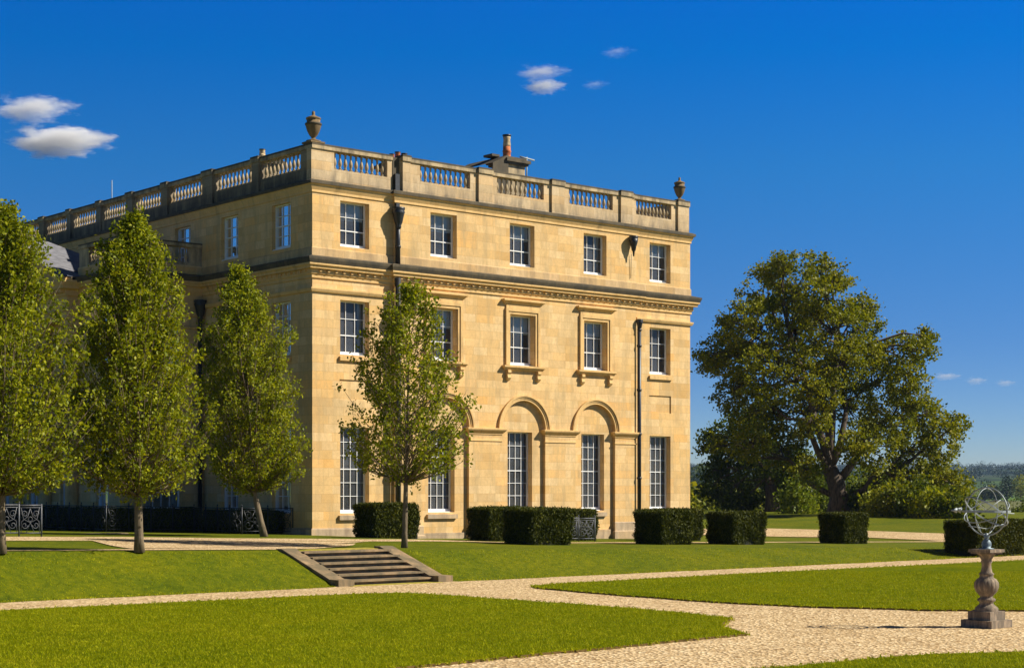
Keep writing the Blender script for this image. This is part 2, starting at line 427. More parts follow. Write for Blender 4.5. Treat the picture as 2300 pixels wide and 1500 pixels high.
lawnA = [(-58, -18.95), (-19.9, -18.92), (-14, -19.05), (-12.2, -19.1), (-11.2, -19.25), (-10.6, -19.7), (-10.42, -20.4), (-10.40, -21.7), (-10.2, -25.6), (-10.3, -27.7),
         (-10.5, -29.4), (-11.25, -29.9), (-11.9, -30.5), (-12.5, -31.2), (-12.9, -31.85), (-14.86, -32.0), (-17.82, -32.2), (-20.4, -32.35), (-58, -32.5)]
lawnB = [(-6.85, -19.75), (-6.6, -19.35), (-5.5, -19.1), (2.5, -18.85), (14.7, -19.0), (32, -19.1), (32, -33), (0, -32.2), (-4.6, -31.9), (-6.0, -30.6), (-7.1, -28.25), (-7.45, -26.2), (-7.35, -23.3), (-7.1, -20.9)]
lawnC = [(-58, -36), (-16.7, -35.55), (-15.1, -35.64), (-13.4, -35.9), (-12, -36.5), (-9, -38.5), (-9, -60), (-58, -60)]
lawnD = [(-6.2, -38.4), (-4.8, -37.1), (-3, -36.2), (32, -36), (32, -60), (-6.2, -60)]
polys = [lawn('lawn', p, i+1) for i, p in enumerate((lawnA, lawnB, lawnC, lawnD))]

# terrace paths
sheet('terrace_path', [(-30, -7.6), (-14.6, -7.2), (-11.3, -7.2), (-5.9, -7.35), (-2.6, -7.7), (2, -7.6), (34, -6.2)],
      [(-30, -4.0), (-13.3, -3.9), (-9.6, -3.9), (-7.0, -5.4), (-1.9, -6.3), (3.0, -6.5), (34, -5.2)], 'gravel', n=5, m=14)
sheet('terrace_path', [(-30, -13.62), (-17.4, -13.6), (-14.7, -13.55), (-12.4, -13.5), (-9.9, -13.55), (-8.6, -12.9), (-5.2, -9.9)],
      [(-30, -12.75), (-17.1, -12.75), (-14.2, -12.65), (-11.6, -12.0), (-8.8, -10.8), (-6.2, -9.2), (-4.4, -8.9)], 'gravel', n=6, m=10, dz=.016)
sheet('terrace_path', [(-13.6, -12.2), (-11.2, -11.9), (-8.6, -10.6), (-5.0, -8.9)],
      [(-12.2, -7.3), (-10.2, -7.4), (-6.3, -7.6), (-3.2, -7.9)], 'gravel', n=6, m=10, dz=.020)
sheet('drive', [(26.3, 2.6), (29.35, 4.32), (31.3, -.68), (29.8, -6.68), (27.3, -12)][1:], [(29, 7.4), (37.2, 11.1), (37.1, 3.7), (36.3, -2.24), (35, -12)][1:], 'gravel', n=8, m=10, dz=.03)
sheet('drive', [(24, 22), (29.35, 4.32)], [(31, 22), (37.2, 11.1)], 'gravel', n=8, m=10, dz=.03)

# ------------------------------------------------------------------ the house
house = empty('country_house', (0, 0, 0))
tag(house, 'three storey honey limestone country house with balustraded roof and white sash windows', 'country house')
CP = .10                                 # how far the three middle bays stand forward
def FS(u, w, z): return (u, w, z)        # south facade: u = x, w inward = y
def FWt(u, w, z): return (w, u, z)       # west facade:  u = y, w inward = x
def wall_holes(b, F, u0, u1, z0, z1, w, holes, depth=.36):
    us = sorted({u0, u1, *[h[0] for h in holes], *[h[1] for h in holes]}); zs = sorted({z0, z1, *[h[2] for h in holes], *[h[3] for h in holes]})
    us = [q for q in us if u0 <= q <= u1]; zs = [q for q in zs if z0 <= q <= z1]
    for a, c in zip(us, us[1:]):
        for d, e_ in zip(zs, zs[1:]):
            mu, mz = (a+c)/2, (d+e_)/2
            if any(h[0] < mu < h[1] and h[2] < mz < h[3] for h in holes): continue
            b.add([F(a, w, d), F(c, w, d), F(c, w, e_), F(a, w, e_)], [(0, 1, 2, 3)])
    for h in holes:
        if h[2] < z0-1e-6 or h[3] > z1+1e-6: continue
        dd = h[4] if len(h) > 4 else depth
        p = [F(h[0], w, h[2]), F(h[1], w, h[2]), F(h[1], w, h[3]), F(h[0], w, h[3])]
        q = [F(h[0], w+dd, h[2]), F(h[1], w+dd, h[2]), F(h[1], w+dd, h[3]), F(h[0], w+dd, h[3])]
        b.add(p+q, [(0, 1, 5, 4), (1, 2, 6, 5), (2, 3, 7, 6), (3, 0, 4, 7)])

Z3 = (11.18, 12.84); Z2 = (7.26, 9.24); Z1 = (1.50, 4.64)
WX = [1.21, 5.27, 9.22, 13.19, 17.11]; WW = [1.29, 1.28, 1.29, 1.29, 1.27]
arches = [(6.02, 1.13), (9.95, 1.14), (13.86, 1.12)]
ZS = 4.74; REC = .14

win_i = [0]
def sash(F, u0, u1, z0, z1, w, cols, rows, blind=False, curtain=0, sillw=.06, wide=False):
    """white sash window: frame and bars, with panes, sill, blind and curtains as sub-parts"""
    win_i[0] += 1; rr = random.Random(win_i[0]*13)
    b = mb('white'); fw = .045; w0 = w; w1 = w+.07
    def bx(a, c, d, e_, p, q):
        P0 = F(a, p, d); P1 = F(c, q, e_); b.box(P0[0], P1[0], P0[1], P1[1], P0[2], P1[2])
    bx(u0, u0+fw, z0, z1, w0-.02, w1); bx(u1-fw, u1, z0, z1, w0-.02, w1); bx(u0+fw, u1-fw, z1-fw, z1, w0-.018, w1)
    bx(u0+fw, u1-fw, z0+.0, z0+.13, w0-.03, w1)
    zm = z0+.11+(z1-fw-z0-.11)*(.5 if rows % 2 == 0 else ((rows//2)/rows))
    zb = z0+.13; zt = z1-fw; ua = u0+fw; ub = u1-fw; bw = .0105
    for i in range(1, cols):
        uc = ua+(ub-ua)*i/cols; bx(uc-bw, uc+bw, zb, zt, w0+.012, w0+.04)
    for j in range(1, rows):
        zc = zb+(zt-zb)*j/rows; h_ = .019 if j == rows//2 else bw
        bx(ua, ub, zc-h_, zc+h_, w0+.008, w0+.045)
    fr_ = b.build('window', None, house)
    gl_ = mb('glass'); gl_.add([F(ua, w0+.048, zb), F(ub, w0+.048, zb), F(ub, w0+.048, zt), F(ua, w0+.048, zt)], [(0, 1, 2, 3)]); gl_.build('pane', None, fr_)
    sl_ = mb('white')
    P0 = F(u0+.003, w0-.15, z0-.07); P1 = F(u1-.003, w0+.02, z0+.03); sl_.box(P0[0], P1[0], P0[1], P1[1], P0[2], P1[2]); sl_.build('sill', None, fr_)
    if blind:
        bl = mb('blind'); zl = zb+(zt-zb)*blind; nn = 14
        v_ = []; f_ = []
        for i in range(nn+1):
            uu = ua+(ub-ua)*i/nn; ww = w0+.12+.012*sin(i*2.1)
            v_ += [F(uu, ww, zl), F(uu, ww, zt+.03)]
        for i in range(nn): f_.append((2*i, 2*i+2, 2*i+3, 2*i+1))
        bl.add(v_, f_); blo = bl.build('blind', None, fr_)
        if rr.random() < .75:
            lc = mb('lace'); uu = ua+.03
            while uu < ub-.08:
                ww = rr.uniform(.05, .10); hh = rr.uniform(.05, .10)
                lc.add([F(uu, w0+.10, zl+.02), F(uu+ww, w0+.10, zl+.02), F(uu+ww*.8, w0+.10, zl+.02+hh*.8), F(uu+ww*.45, w0+.10, zl+.02+hh), F(uu+ww*.2, w0+.10, zl+.02+hh*.6)], [(0, 1, 2, 3, 4)])
                uu += ww+.012
            lc.build('lace', None, blo) if False else lc.build('trim', None, fr_)
    if curtain:
        for side in (0, 1):
            cw = (ub-ua)*(rr.uniform(.16, .30) if curtain == 1 else .42); cu = mb('curtain'); cu.smooth = True; nn = 16; v_ = []; f_ = []
            for i in range(nn+1):
                uu = (ua-.05+cw*i/nn) if side == 0 else (ub+.05-cw*i/nn); ww = w0+.22+.035*sin(i*1.9)
                v_ += [F(uu, ww, zb-.1), F(uu, ww, zt+.1)]
            for i in range(nn): f_.append((2*i, 2*i+2, 2*i+3, 2*i+1))
            cu.add(v_, f_); cu.build('curtain', None, fr_)
    return fr_

# ---- south wall
b = mb('stone')
Hs = []
for i in (0, 4):
    a, c = WX[i], WX[i]+WW[i]
    Hs += [(a, c, *Z3), (a, c, *Z2), (a, c, *Z1)]
    Hs.append((a-.03, c+.03, 5.62, 6.36, .045))
endL = [h for h in Hs if h[1] < 4]; endR = [h for h in Hs if h[0] > 16]
BT = .76                                  # plinth top is at ~1.0
wall_holes(b, FS, 0, 3.6, .95, 13.38, 0, endL); wall_holes(b, FS, 16.2, 19.6, .95, 13.38, 0, endR)
for h in (endL[3], endR[3]): b.add([FS(h[0], .045, h[2]), FS(h[1], .045, h[2]), FS(h[1], .045, h[3]), FS(h[0], .045, h[3])], [(0, 1, 2, 3)])
b.add([(3.6, 0, .5), (3.6, -CP, .5), (3.6, -CP, 13.38), (3.6, 0, 13.38)], [(0, 1, 2, 3)]); b.add([(16.2, 0, 0), (16.2, -CP, 0), (16.2, -CP, 13.38), (16.2, 0, 13.38)], [(0, 1, 2, 3)])
mid = []
for i in (1, 2, 3): mid += [(WX[i], WX[i]+WW[i], *Z3), (WX[i], WX[i]+WW[i], *Z2)]
wall_holes(b, FS, 3.6, 16.2, ZS+1.15, 13.38, -CP, mid)
# arcade storey: piers, arched heads, recessed panels
edges = [3.6]
for c_, r_ in arches: edges += [c_-r_, c_+r_]
edges.append(16.2)
for a, c in zip(edges[0::2], edges[1::2]):
    b.add([(a, -CP, .9), (c, -CP, .9), (c, -CP, ZS+1.15), (a, -CP, ZS+1.15)], [(0, 1, 2, 3)])
for (c_, r_), i in zip(arches, (1, 2, 3)):
    n_ = 28; top = ZS+1.15; v_ = []; f_ = []
    for q in range(n_+1):
        t = pi*q/n_; x = c_-r_*cos(t); z = ZS+r_*sin(t); v_ += [(x, -CP, z), (x, -CP, top), (x, REC-CP, z)]
    for q in range(n_): f_ += [(3*q, 3*q+3, 3*q+4, 3*q+1), (3*q, 3*q+3, 3*q+5, 3*q+2)]
    b.add(v_, f_)
    for sx_ in (-1, 1):
        x = c_+sx_*r_; b.add([(x, -CP, .6), (x, REC-CP, .6), (x, REC-CP, ZS), (x, -CP, ZS)], [(0, 1, 2, 3)])
    a, c = WX[i], WX[i]+WW[i]
    wall_holes(b, FS, c_-r_, c_+r_, .6, ZS+r_, REC-CP, [(a, c, *Z1)], .34)
sw = b.build('wall', None, house)

# plinth, sills bands
b = mb('plinth')
plp = [(0, 7.68), (0, 0), (3.6, 0), (3.6, -CP)]
prof = [(.0, -.3), (.09, -.3), (.09, .93), (.05, .98), (0, .98)]
b.sweep(prof, [(0, 7.6), (0, 0), (3.6, 0)])
b.sweep(prof, [(16.2, 0), (19.6, 0), (19.6, 20)])
for a, c in zip(edges[0::2], edges[1::2]):
    b.sweep([(0, -.3), (.10, -.3), (.10, .62), (.04, .66), (.04, .98), (.02, 1.02), (0, 1.02)], [(a, REC-CP), (a, -CP), (c, -CP), (c, REC-CP)])
for c_, r_ in arches: b.box(c_-r_+.06, c_+r_-.06, REC-CP-.06, REC-CP+.05, -.3, .72)
b.build('plinth', None, house)

fp = [(0, 31), (0, 0), (3.6, 0), (3.6, -CP), (16.2, -CP), (16.2, 0), (19.6, 0), (19.6, 20)]
# main cornice with dentils
b = mb('stone_s')
b.sweep([(0, 9.93), (.05, 9.95), (.05, 10.05), (.10, 10.10), (.10, 10.255), (.23, 10.27), (.24, 10.35), (.30, 10.39), (.30, 10.46)], fp)
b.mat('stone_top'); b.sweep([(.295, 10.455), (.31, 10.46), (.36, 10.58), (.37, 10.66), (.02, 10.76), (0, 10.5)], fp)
b.mat('stone_s')
def dentils(b, F, u0, u1, w, sg=-1):
    n_ = int((u1-u0)/.31); st = (u1-u0)/n_
    for i in range(n_):
        u = u0+st*(i+.5); P0 = F(u-.045, w-.165, 10.165); P1 = F(u+.045, w-.09, 10.25); b.box(P0[0], P1[0], P0[1], P1[1], P0[2], P1[2])
dentils(b, FS, .1, 3.5, 0); dentils(b, FS, 3.65, 16.15, -CP); dentils(b, FS, 16.3, 19.5, 0); dentils(b, FWt, .1, 7.2, 0)
b.build('cornice', None, house)
# upper cornice
b = mb('stone_s')
b.sweep([(0, 13.0), (.04, 13.02), (.04, 13.10), (.09, 13.20), (.10, 13.26), (.15, 13.315)], fp)
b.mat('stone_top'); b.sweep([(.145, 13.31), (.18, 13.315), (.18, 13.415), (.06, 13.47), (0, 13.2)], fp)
b.build('cornice', None, house)
# sill-level offset and frieze bands
b = mb('grimy'); b.sweep([(0, 10.74), (.035, 10.74), (.035, 11.02), (.0, 11.06)], fp); b.build('band', None, house)
b = mb('stone_s')
bp = [(0, 9.44), (.07, 9.46), (.11, 9.55), (.11, 9.60), (0, 9.62)]
b.sweep(bp, [(0, 7.6), (0, 0), (3.5, 0)]); b.build('band', None, house)
b = mb('stone_s'); b.sweep(bp, [(16.26, 0), (19.6, 0), (19.6, 20)]); b.build('band', None, house)
# archivolts + imposts
b = mb('stone_s')
for c_, r_ in arches:
    n_ = 36
    for r0, r1, out_ in ((r_, r_+.08, .035), (r_+.08, r_+.15, .06), (r_+.15, r_+.215, .10)):
        v_ = []; f_ = []
        for q in range(n_+1):
            t = pi*q/n_; ct, st = cos(t), sin(t)
            v_ += [(c_-r0*ct, -CP-out_, ZS+r0*st), (c_-r1*ct, -CP-out_, ZS+r1*st), (c_-r0*ct, -CP+.01, ZS+r0*st), (c_-r1*ct, -CP+.01, ZS+r1*st)]
        for q in range(n_):
            a4 = 4*q; c4 = a4+4; f_ += [(a4, c4, c4+1, a4+1), (a4, a4+2, c4+2, c4), (a4+1, c4+1, c4+3, a4+3)]
        b.add(v_, f_)
for a, c in zip(edges[0::2], edges[1::2]):
    if c > 16: c = 16.2
    pp = [(a, REC-CP), (a, -CP), (c, -CP), (c, REC-CP)]
    b.sweep([(0, 4.50), (.03, 4.51), (.03, 4.56), (.08, 4.60), (.13, 4.66), (.15, 4.70), (.15, 4.75), (0, 4.77)], pp)
    b.sweep([(0, 4.24), (.03, 4.25), (.03, 4.29), (0, 4.30)], pp)
b.build('archivolt', None, house)

# windows of the south front
for i in range(5):
    off = -CP if 0 < i < 4 else 0; a, c = WX[i], WX[i]+WW[i]
    sash(FS, a, c, *Z3, off+.27, 3, 3 if i < 9 else 4, blind=[.60, .60, .62, 0, .68][i], curtain=[0, 0, 0, 1, 0][i])
    wdw = sash(FS, a, c, *Z2, off+.28, 3, 3, blind=[0, .63, .63, .72, 0][i], curtain=[1, 0, 0, 1, 0][i])
    if 0 < i < 4:
        s_ = mb('stone_s'); W0 = -CP
        def fbox(u0, u1, z0, z1, o): s_.box(u0, u1, W0-o, W0+.01, z0, z1)
        for q, (e0, e1, o) in enumerate(((.02, .13, .05), (.13, .25, .085))):
            fbox(a-e1, a-e0, Z2[0], Z2[1]+e0, o); fbox(c+e0, c+e1, Z2[0], Z2[1]+e0, o); fbox(a-e1, c+e1, Z2[1]+e0, Z2[1]+e1, o)
        fbox(a-.22, c+.22, Z2[1]+.252, Z2[1]+.40, .055)
        s_.sweep([(0, Z2[1]+.38), (.06, Z2[1]+.40), (.10, Z2[1]+.46), (.16, Z2[1]+.51), (.19, Z2[1]+.53), (.19, Z2[1]+.59), (0, Z2[1]+.63)], [(a-.24, W0+.01), (a-.24, W0), (c+.24, W0), (c+.24, W0+.01)])
        s_.build('surround', None, wdw)
        s_ = mb('stone_s')
        s_.sweep([(0, Z2[0]-.21), (.12, Z2[0]-.20), (.15, Z2[0]-.14), (.20, Z2[0]-.10), (.20, Z2[0]-.03), (0, Z2[0]-.003)], [(a-.22, W0+.01), (a-.22, W0), (c+.22, W0), (c+.22, W0+.01)])
        for ub_ in (a-.14, c+.14):
            pf = [(0, .0), (.16, -.0), (.17, -.10), (.12, -.17), (.13, -.24), (.15, -.30), (.10, -.38), (.0, -.42)]
            vv = [(ub_-.08, W0-o, Z2[0]-.21+z) for o, z in pf]+[(ub_+.08, W0-o, Z2[0]-.21+z) for o, z in pf]; n_ = len(pf)
            s_.add(vv, [tuple(range(n_)), tuple(range(2*n_-1, n_-1, -1))]+[(q, q+1, n_+q+1, n_+q) for q in range(n_-1)])
        s_.build('bracket', None, wdw)
    else:
        s_ = mb('stone_s'); s_.box(a-.06, c+.06, -.09, .27, Z2[0]-.22, Z2[0]-.072); s_.build('sill', None, wdw)
    o1 = (REC-CP) if 0 < i < 4 else 0
    wdw = sash(FS, a, c, *Z1, o1+.27, 4, 6, curtain=1)
    s_ = mb('plinth'); s_.box(a-.08, c+.08, o1-.10, o1+.27, Z1[0]-.24, Z1[0]-.072); s_.build('sill', None, wdw)

# ---- west wall
WY = [(1.42, 2.66), (5.03, 6.27), (8.62, 9.86), (12.3, 13.5), (15.9, 17.1), (19.5, 20.7), (23.1, 24.3)]
b = mb('stone'); Hw = []
for j, (a, c) in enumerate(WY):
    Hw.append((a, c, *Z3))
    if j < 2: Hw += [(a, c, *Z2), (a, c, *Z1)]
wall_holes(b, FWt, 0, 31, .9, 13.38, 0, Hw)
b.build('wall', None, house)
for j, (a, c) in enumerate(WY):
    sash(FWt, a, c, *Z3, .17, 3, 4, blind=.7 if j % 2 else 0)
    if j < 2:
        wdw = sash(FWt, a, c, *Z2, .17, 3, 4, curtain=1); s_ = mb('stone_s'); s_.box(-.09, .17, a-.06, c+.06, Z2[0]-.22, Z2[0]-.072); s_.build('sill', None, wdw)
        wdw = sash(FWt, a, c, *Z1, .17, 3, 6, curtain=1)
# other sides, roof, floors
b = mb('stone'); b.add([(19.6, 0, 0), (19.6, 20, 0), (19.6, 20, 13.38), (19.6, 0, 13.38)], [(0, 1, 2, 3)])
b.add([(0, 31, 0), (19.6, 31, 0), (19.6, 31, 14), (0, 31, 14)], [(0, 1, 2, 3)]); b.add([(19.6, 20, 0), (19.6, 31, 0), (19.6, 31, 14), (19.6, 20, 14)], [(0, 1, 2, 3)]); b.build('wall', None, house)
b = mb('slate'); b.box(.4, 19.2, .4, 30.6, 13.5, 13.6); b.build('roof', None, house)
b = mb('room')
for z in (.95, 5.4, 10.35): b.box(.3, 19.3, .45, 30.6, z-.05, z)
for z0, z1 in ((.95, 5.35), (5.4, 10.3), (10.35, 13.5)):
    b.box(.3, 19.3, 5.5, 5.6, z0, z1); b.box(5.2, 5.3, 5.6, 30.6, z0, z1)
    for x in (3.7, 7.9, 11.9, 15.9): b.box(x, x+.1, .45, 5.5, z0, z1)
    for y in (3.8, 7.4, 11, 14.7, 18.3, 21.9): b.box(.3, 5.2, y if y > 5.6 else 3.8, (y if y > 5.6 else 3.8)+.1, z0, z1)
b.build('interior', None, house)

# ---- parapet and balustrades
PW = .30                                  # parapet thickness
def bal_proto():
    b = mb('stone_w2')
    b.box(-.066, .066, -.066, .066, 0, .05)
    b.lathe([(.055, .05), (.06, .08), (.036, .12), (.042, .15), (.068, .22), (.072, .27), (.058, .34), (.036, .43), (.031, .50), (.048, .54), (.036, .57), (.055, .60)], n=8)
    b.box(-.066, .066, -.066, .066, .60, .65); return b
bp_ = bal_proto(); bal_me = [None]
bal_n = [0]; rest = mb('stone_w2')
def balusters(F, u0, u1, w, z, parent, cnt=10):
    for i in range(cnt):
        u = u0+(u1-u0)*(i+.5)/cnt; P0 = F(u, w, z)
        if bal_n[0] < 100:
            if bal_me[0] is None:
                o = bp_.build('baluster', None, parent); bal_me[0] = o.data
            else:
                o = bpy.data.objects.new('baluster', bal_me[0]); C.objects.link(o); o.parent = parent
            o.location = P0; bal_n[0] += 1
        else:
            rest.add([(x+P0[0], y+P0[1], zq+P0[2]) for x, y, zq in bp_.v], [list(f) for f in bp_.f])
def balustrade(F, u0, u1, secs, w, z0, zb, zc, z1, piers=(), thick=PW, cnt=10, mat='stone_w', endp=None):
    b = mb(mat)
    def bx(a, c, p, q, d, e_):
        P0 = F(a, p, d); P1 = F(c, q, e_); b.box(P0[0], P1[0], P0[1], P1[1], P0[2], P1[2])
    bx(u0, u1, w, w+thick, z0, zb)
    cur = u0
    for a, c in secs:
        if a > cur+1e-3: bx(cur, a, w, w+thick, zb, zc)
        cur = c
    if u1 > cur+1e-3: bx(cur, u1, w, w+thick, zb, zc)
    for a, c in piers: bx(a, c, w-.085, w, z0+.002, zc)
    b.mat('stone_w2'); bx(u0, u1, w-.05, w+thick+.05, zc, zc+.12)
    for a, c in piers: bx(a-.03, c+.03, w-.135, w+thick+.07, zc+.003, zc+.16)
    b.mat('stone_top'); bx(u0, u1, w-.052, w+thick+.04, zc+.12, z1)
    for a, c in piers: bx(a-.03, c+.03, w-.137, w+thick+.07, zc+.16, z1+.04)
    o = b.build('balustrade', None, house)
    for a, c in secs: balusters(F, a, c, w+thick/2, zb, o, cnt)
    return o
balustrade(FS, 0, 3.6, [(.99, 3.37)], .06, 13.4, 13.95, 14.6, 14.79)
balustrade(FS, 3.9, 16.16, [(4.82, 7.26), (8.61, 11.06), (12.42, 14.9)], .06-CP, 13.4, 13.95, 14.6, 14.79, piers=[(3.95, 4.3), (7.62, 8.3), (11.43, 12.1), (15.3, 15.95)])
balustrade(FS, 16.16, 19.6, [(16.35, 18.49)], .06, 13.4, 13.95, 14.6, 14.79, piers=[(18.83, 19.5)])
b = mb('stone_top'); b.box(3.6, 3.9, .04, .3, 13.4, 14.72); b.build('joint', None, house)
wsec = [(.84, 3.51), (4.08, 6.83), (7.75, 10.4), (10.98, 13.33), (14.03, 16.21), (16.71, 19.1), (19.58, 21.8), (22.4, 24.6), (25.2, 27.5)]
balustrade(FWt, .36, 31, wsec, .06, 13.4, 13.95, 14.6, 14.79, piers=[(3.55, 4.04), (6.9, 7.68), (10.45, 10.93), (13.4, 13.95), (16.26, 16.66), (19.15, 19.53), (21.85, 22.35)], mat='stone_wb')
b = mb('stone_w'); b.box(19.24, 19.54, .36, 20, 13.4, 14.6); b.mat('stone_w2'); b.box(19.2, 19.6, .36, 20, 14.6, 14.79); b.build('balustrade', None, house)

# ---- projecting block and pedimented portico on the shaded west side
AX, AY0, AY1 = -3.55, 7.68, 11.2
b = mb('stone')
FA = lambda u, w_, z: (u, AY0+w_, z)
FB = lambda u, w_, z: (AX+w_, u, z)
ha = [(-2.45, -.98, 7.2, 9.0), (-2.5, -.96, 1.55, 4.64)]
wall_holes(b, FA, AX, 0, .5, 11.1, 0, ha)
hb = [(8.62, 9.7, 1.5, 4.6), (8.62, 9.7, 7.2, 9.0)]
wall_holes(b, FB, AY0, AY1, .5, 11.1, 0, hb)
b.add([(AX, AY0, 11.0), (0, AY0, 11.0), (0, 30, 11.0), (AX, 30, 11.0)], [(0, 1, 2, 3)])
b.build('wall', None, house)
for h in ha: sash(FA, h[0], h[1], h[2], h[3], .15, 4 if h[2] < 3 else 3, 5 if h[2] < 3 else 3, curtain=1)
for h in hb: sash(FB, h[0], h[1], h[2], h[3], .15, 3, 5 if h[2] < 3 else 3)
ap = [(AX, AY1), (AX, AY0), (0, AY0)]
b = mb('stone_s'); b.sweep([(0, 9.93), (.10, 10.10), (.10, 10.255), (.23, 10.27), (.24, 10.35), (.30, 10.39), (.30, 10.46)], ap)
b.mat('stone_top'); b.sweep([(.295, 10.455), (.31, 10.46), (.36, 10.58), (.37, 10.66), (.02, 10.76), (0, 10.5)], ap)
b.mat('stone_s'); b.sweep([(0, 9.1), (.06, 9.12), (.10, 9.25), (0, 9.3)], ap); b.sweep([(0, 8.6), (.05, 8.62), (.08, 8.7), (0, 8.74)], ap)
b.build('cornice', None, house)
balustrade(FA, AX, 0, [(-2.9, -.5)], .06, 10.75, 11.2, 11.82, 12.0, mat='stone_w2', cnt=9)
balustrade(FB, AY0+.36, AY1, [(8.6, 10.4)], .06, 10.75, 11.2, 11.82, 12.0, mat='stone_w2', cnt=8)
rest.build('balusters', None, house, kind='stuff')
PX = AX-.55; PY0, PY1, PYC = 11.05, 20.95, 16.0
por = mb('stone')
hp = [(11.75, 12.75, 1.5, 4.6), (14.6, 15.75, 1.5, 4.6), (17.15, 18.2, 1.5, 4.6), (11.75, 12.75, 5.9, 7.7), (14.6, 15.75, 5.9, 7.7), (17.15, 18.2, 5.9, 7.7), (22.3, 23.3, 1.5, 4.6)]
wall_holes(por, FB, AY1, 30, .5, 10.6, 0, hp)
por.add([(AX, AY0, .5), (AX, AY0, 1), (AX, AY1, 1), (AX, AY1, .5)], [(0, 1, 2, 3)])
pw = por.build('wall', None, house)
for h in hp: sash(FB, h[0], h[1], h[2], h[3], .15, 3, 5 if h[2] < 3 else 3)
b = mb('stone_s')
b.box(PX, AX+.02, PY0, PY1, 9.0, 10.0)
pp = [(AX, PY1), (PX, PY1), (PX, PY0), (AX, PY0)]
b.sweep([(0, 9.93), (.08, 9.97), (.08, 10.18), (.32, 10.22), (.34, 10.32), (.44, 10.46), (.44, 10.54), (0, 10.56)], pp)
b.sweep([(0, 9.35), (.06, 9.37), (.06, 9.42), (0, 9.44)], pp)
n_ = 34
for i in range(n_):
    y = PY0+.1+(PY1-PY0-.2)*i/(n_-1); b.box(PX-.28, PX-.09, y-.07, y+.07, 10.07, 10.2)
zr = 10.62; za = 12.72; hw = PYC-PY0+.3
# tympanum and raking cornices
b.add([(PX+.05, PY0, 10.56), (PX+.05, PY1, 10.56), (PX+.05, PYC, za-.25)], [(0, 1, 2)])
for sg in (-1, 1):
    ye = PYC+sg*hw
    for o0, o1, t0, t1 in ((.0, .30, -.32, -.12), (.30, .46, -.14, .02)):
        v_ = []
        for (y, z) in ((ye, zr), (PYC, za)):
            v_ += [(PX+.1, y, z+t0), (PX-o1, y, z+t0), (PX-o1, y, z+t1), (PX+.1, y, z+t1)]
        b.add(v_, [(0, 1, 2, 3), (7, 6, 5, 4), (0, 4, 5, 1), (1, 5, 6, 2), (2, 6, 7, 3)])
b.build('pediment', None, house)
for y in (11.35, 13.75, 16.55, 18.9, 20.6):
    cl = mb('stone_s'); cl.box(PX+.1, AX, y-.33, y+.33, .6, 1.3)
    cl.lathe([(.30, 1.3), (.31, 1.38), (.26, 1.45), (.27, 3.5), (.23, 8.4), (.22, 8.5), (.27, 8.55), (.25, 8.62), (.32, 8.8)], (PX+.36, y, 0), 16); cl.box(PX+.03, AX, y-.36, y+.36, 8.8, 9.0)
    cl.build('column', None, house)
b = mb('slate')
for sg in (-1, 1):
    ye = PYC+sg*hw; RX = -2.6
    b.add([(PX-.46, ye, zr+.06), (PX-.46, PYC, za+.06), (RX, PYC, za+.06), (.0, ye, zr+.06)], [(0, 1, 2, 3)])
b.add([(-2.6, PYC, za+.06), (0, PYC-hw, zr+.06), (0, PYC+hw, zr+.06)], [(0, 1, 2)])
b.build('roof', None, house)

# ---- rainwater pipes
def downpipe(x, y, ztop, zbot, hopper=True, r=.075, big=1.0, shoe=True):
    b = mb('iron'); b.tube([(x, y, zbot), (x, y, ztop)], r, 10)
    z = zbot+.6
    while z < ztop-.3:
        b.tube([(x, y, z), (x, y, z+.09)], r*1.28, 10); z += 1.85
    if shoe: b.tube([(x, y, zbot+.25), (x-.02, y-.12, zbot+.05), (x-.02, y-.2, zbot+.0)], r, 8)
    o = b.build('downpipe', None, house)
    if hopper:
        h = mb('iron'); s_ = big
        h.lathe([(r*1.1, -.42*s_), (r*1.3, -.34*s_), (.10*s_, -.30*s_), (.15*s_, -.2*s_), (.19*s_, 0), (.22*s_, .12*s_), (.25*s_, .20*s_), (.22*s_, .24*s_), (.25*s_, .30*s_), (.25*s_, .36*s_)], (x, y-.02, ztop), 12)
        h.build('hopper_head', None, o)
    return o
downpipe(3.66, -.22, 12.45, 10.72, big=1.0, shoe=False, r=.085)
downpipe(3.62, -.27, 10.2, .62, hopper=False, r=.11)
b = mb('iron'); b.lathe([(.09, 0), (.09, .3), (.21, .5), (.25, .8), (.18, .85)], (3.62, -.27, 8.15), 12); b.build('hopper_head', None, house)
b = mb('iron'); b.box(3.66, 3.86, -.06, .06, 13.42, 14.1); b.build('rain_spout', None, house)
b = mb('iron'); b.box(3.58, 3.74, -.22, -.09, 12.75, 12.98); b.build('spout_bracket', None, house)
b = mb('iron'); b.lathe([(.03, -.62), (.05, -.42), (.09, -.36), (.12, -.2), (.17, -.05), (.19, .08), (.16, .1), (.20, .16), (.20, .22)], (15.86, -.30, 12.72), 12); b.tube([(15.86, -.16, 12.2), (15.86, -.13, 11.2)], .012, 5); b.build('hopper_head', None, house)
downpipe(16.32, -.17, 9.28, .35, big=.6, r=.085)
downpipe(-.2, AY0-.15, 9.4, .6, big=1.0, r=.085)

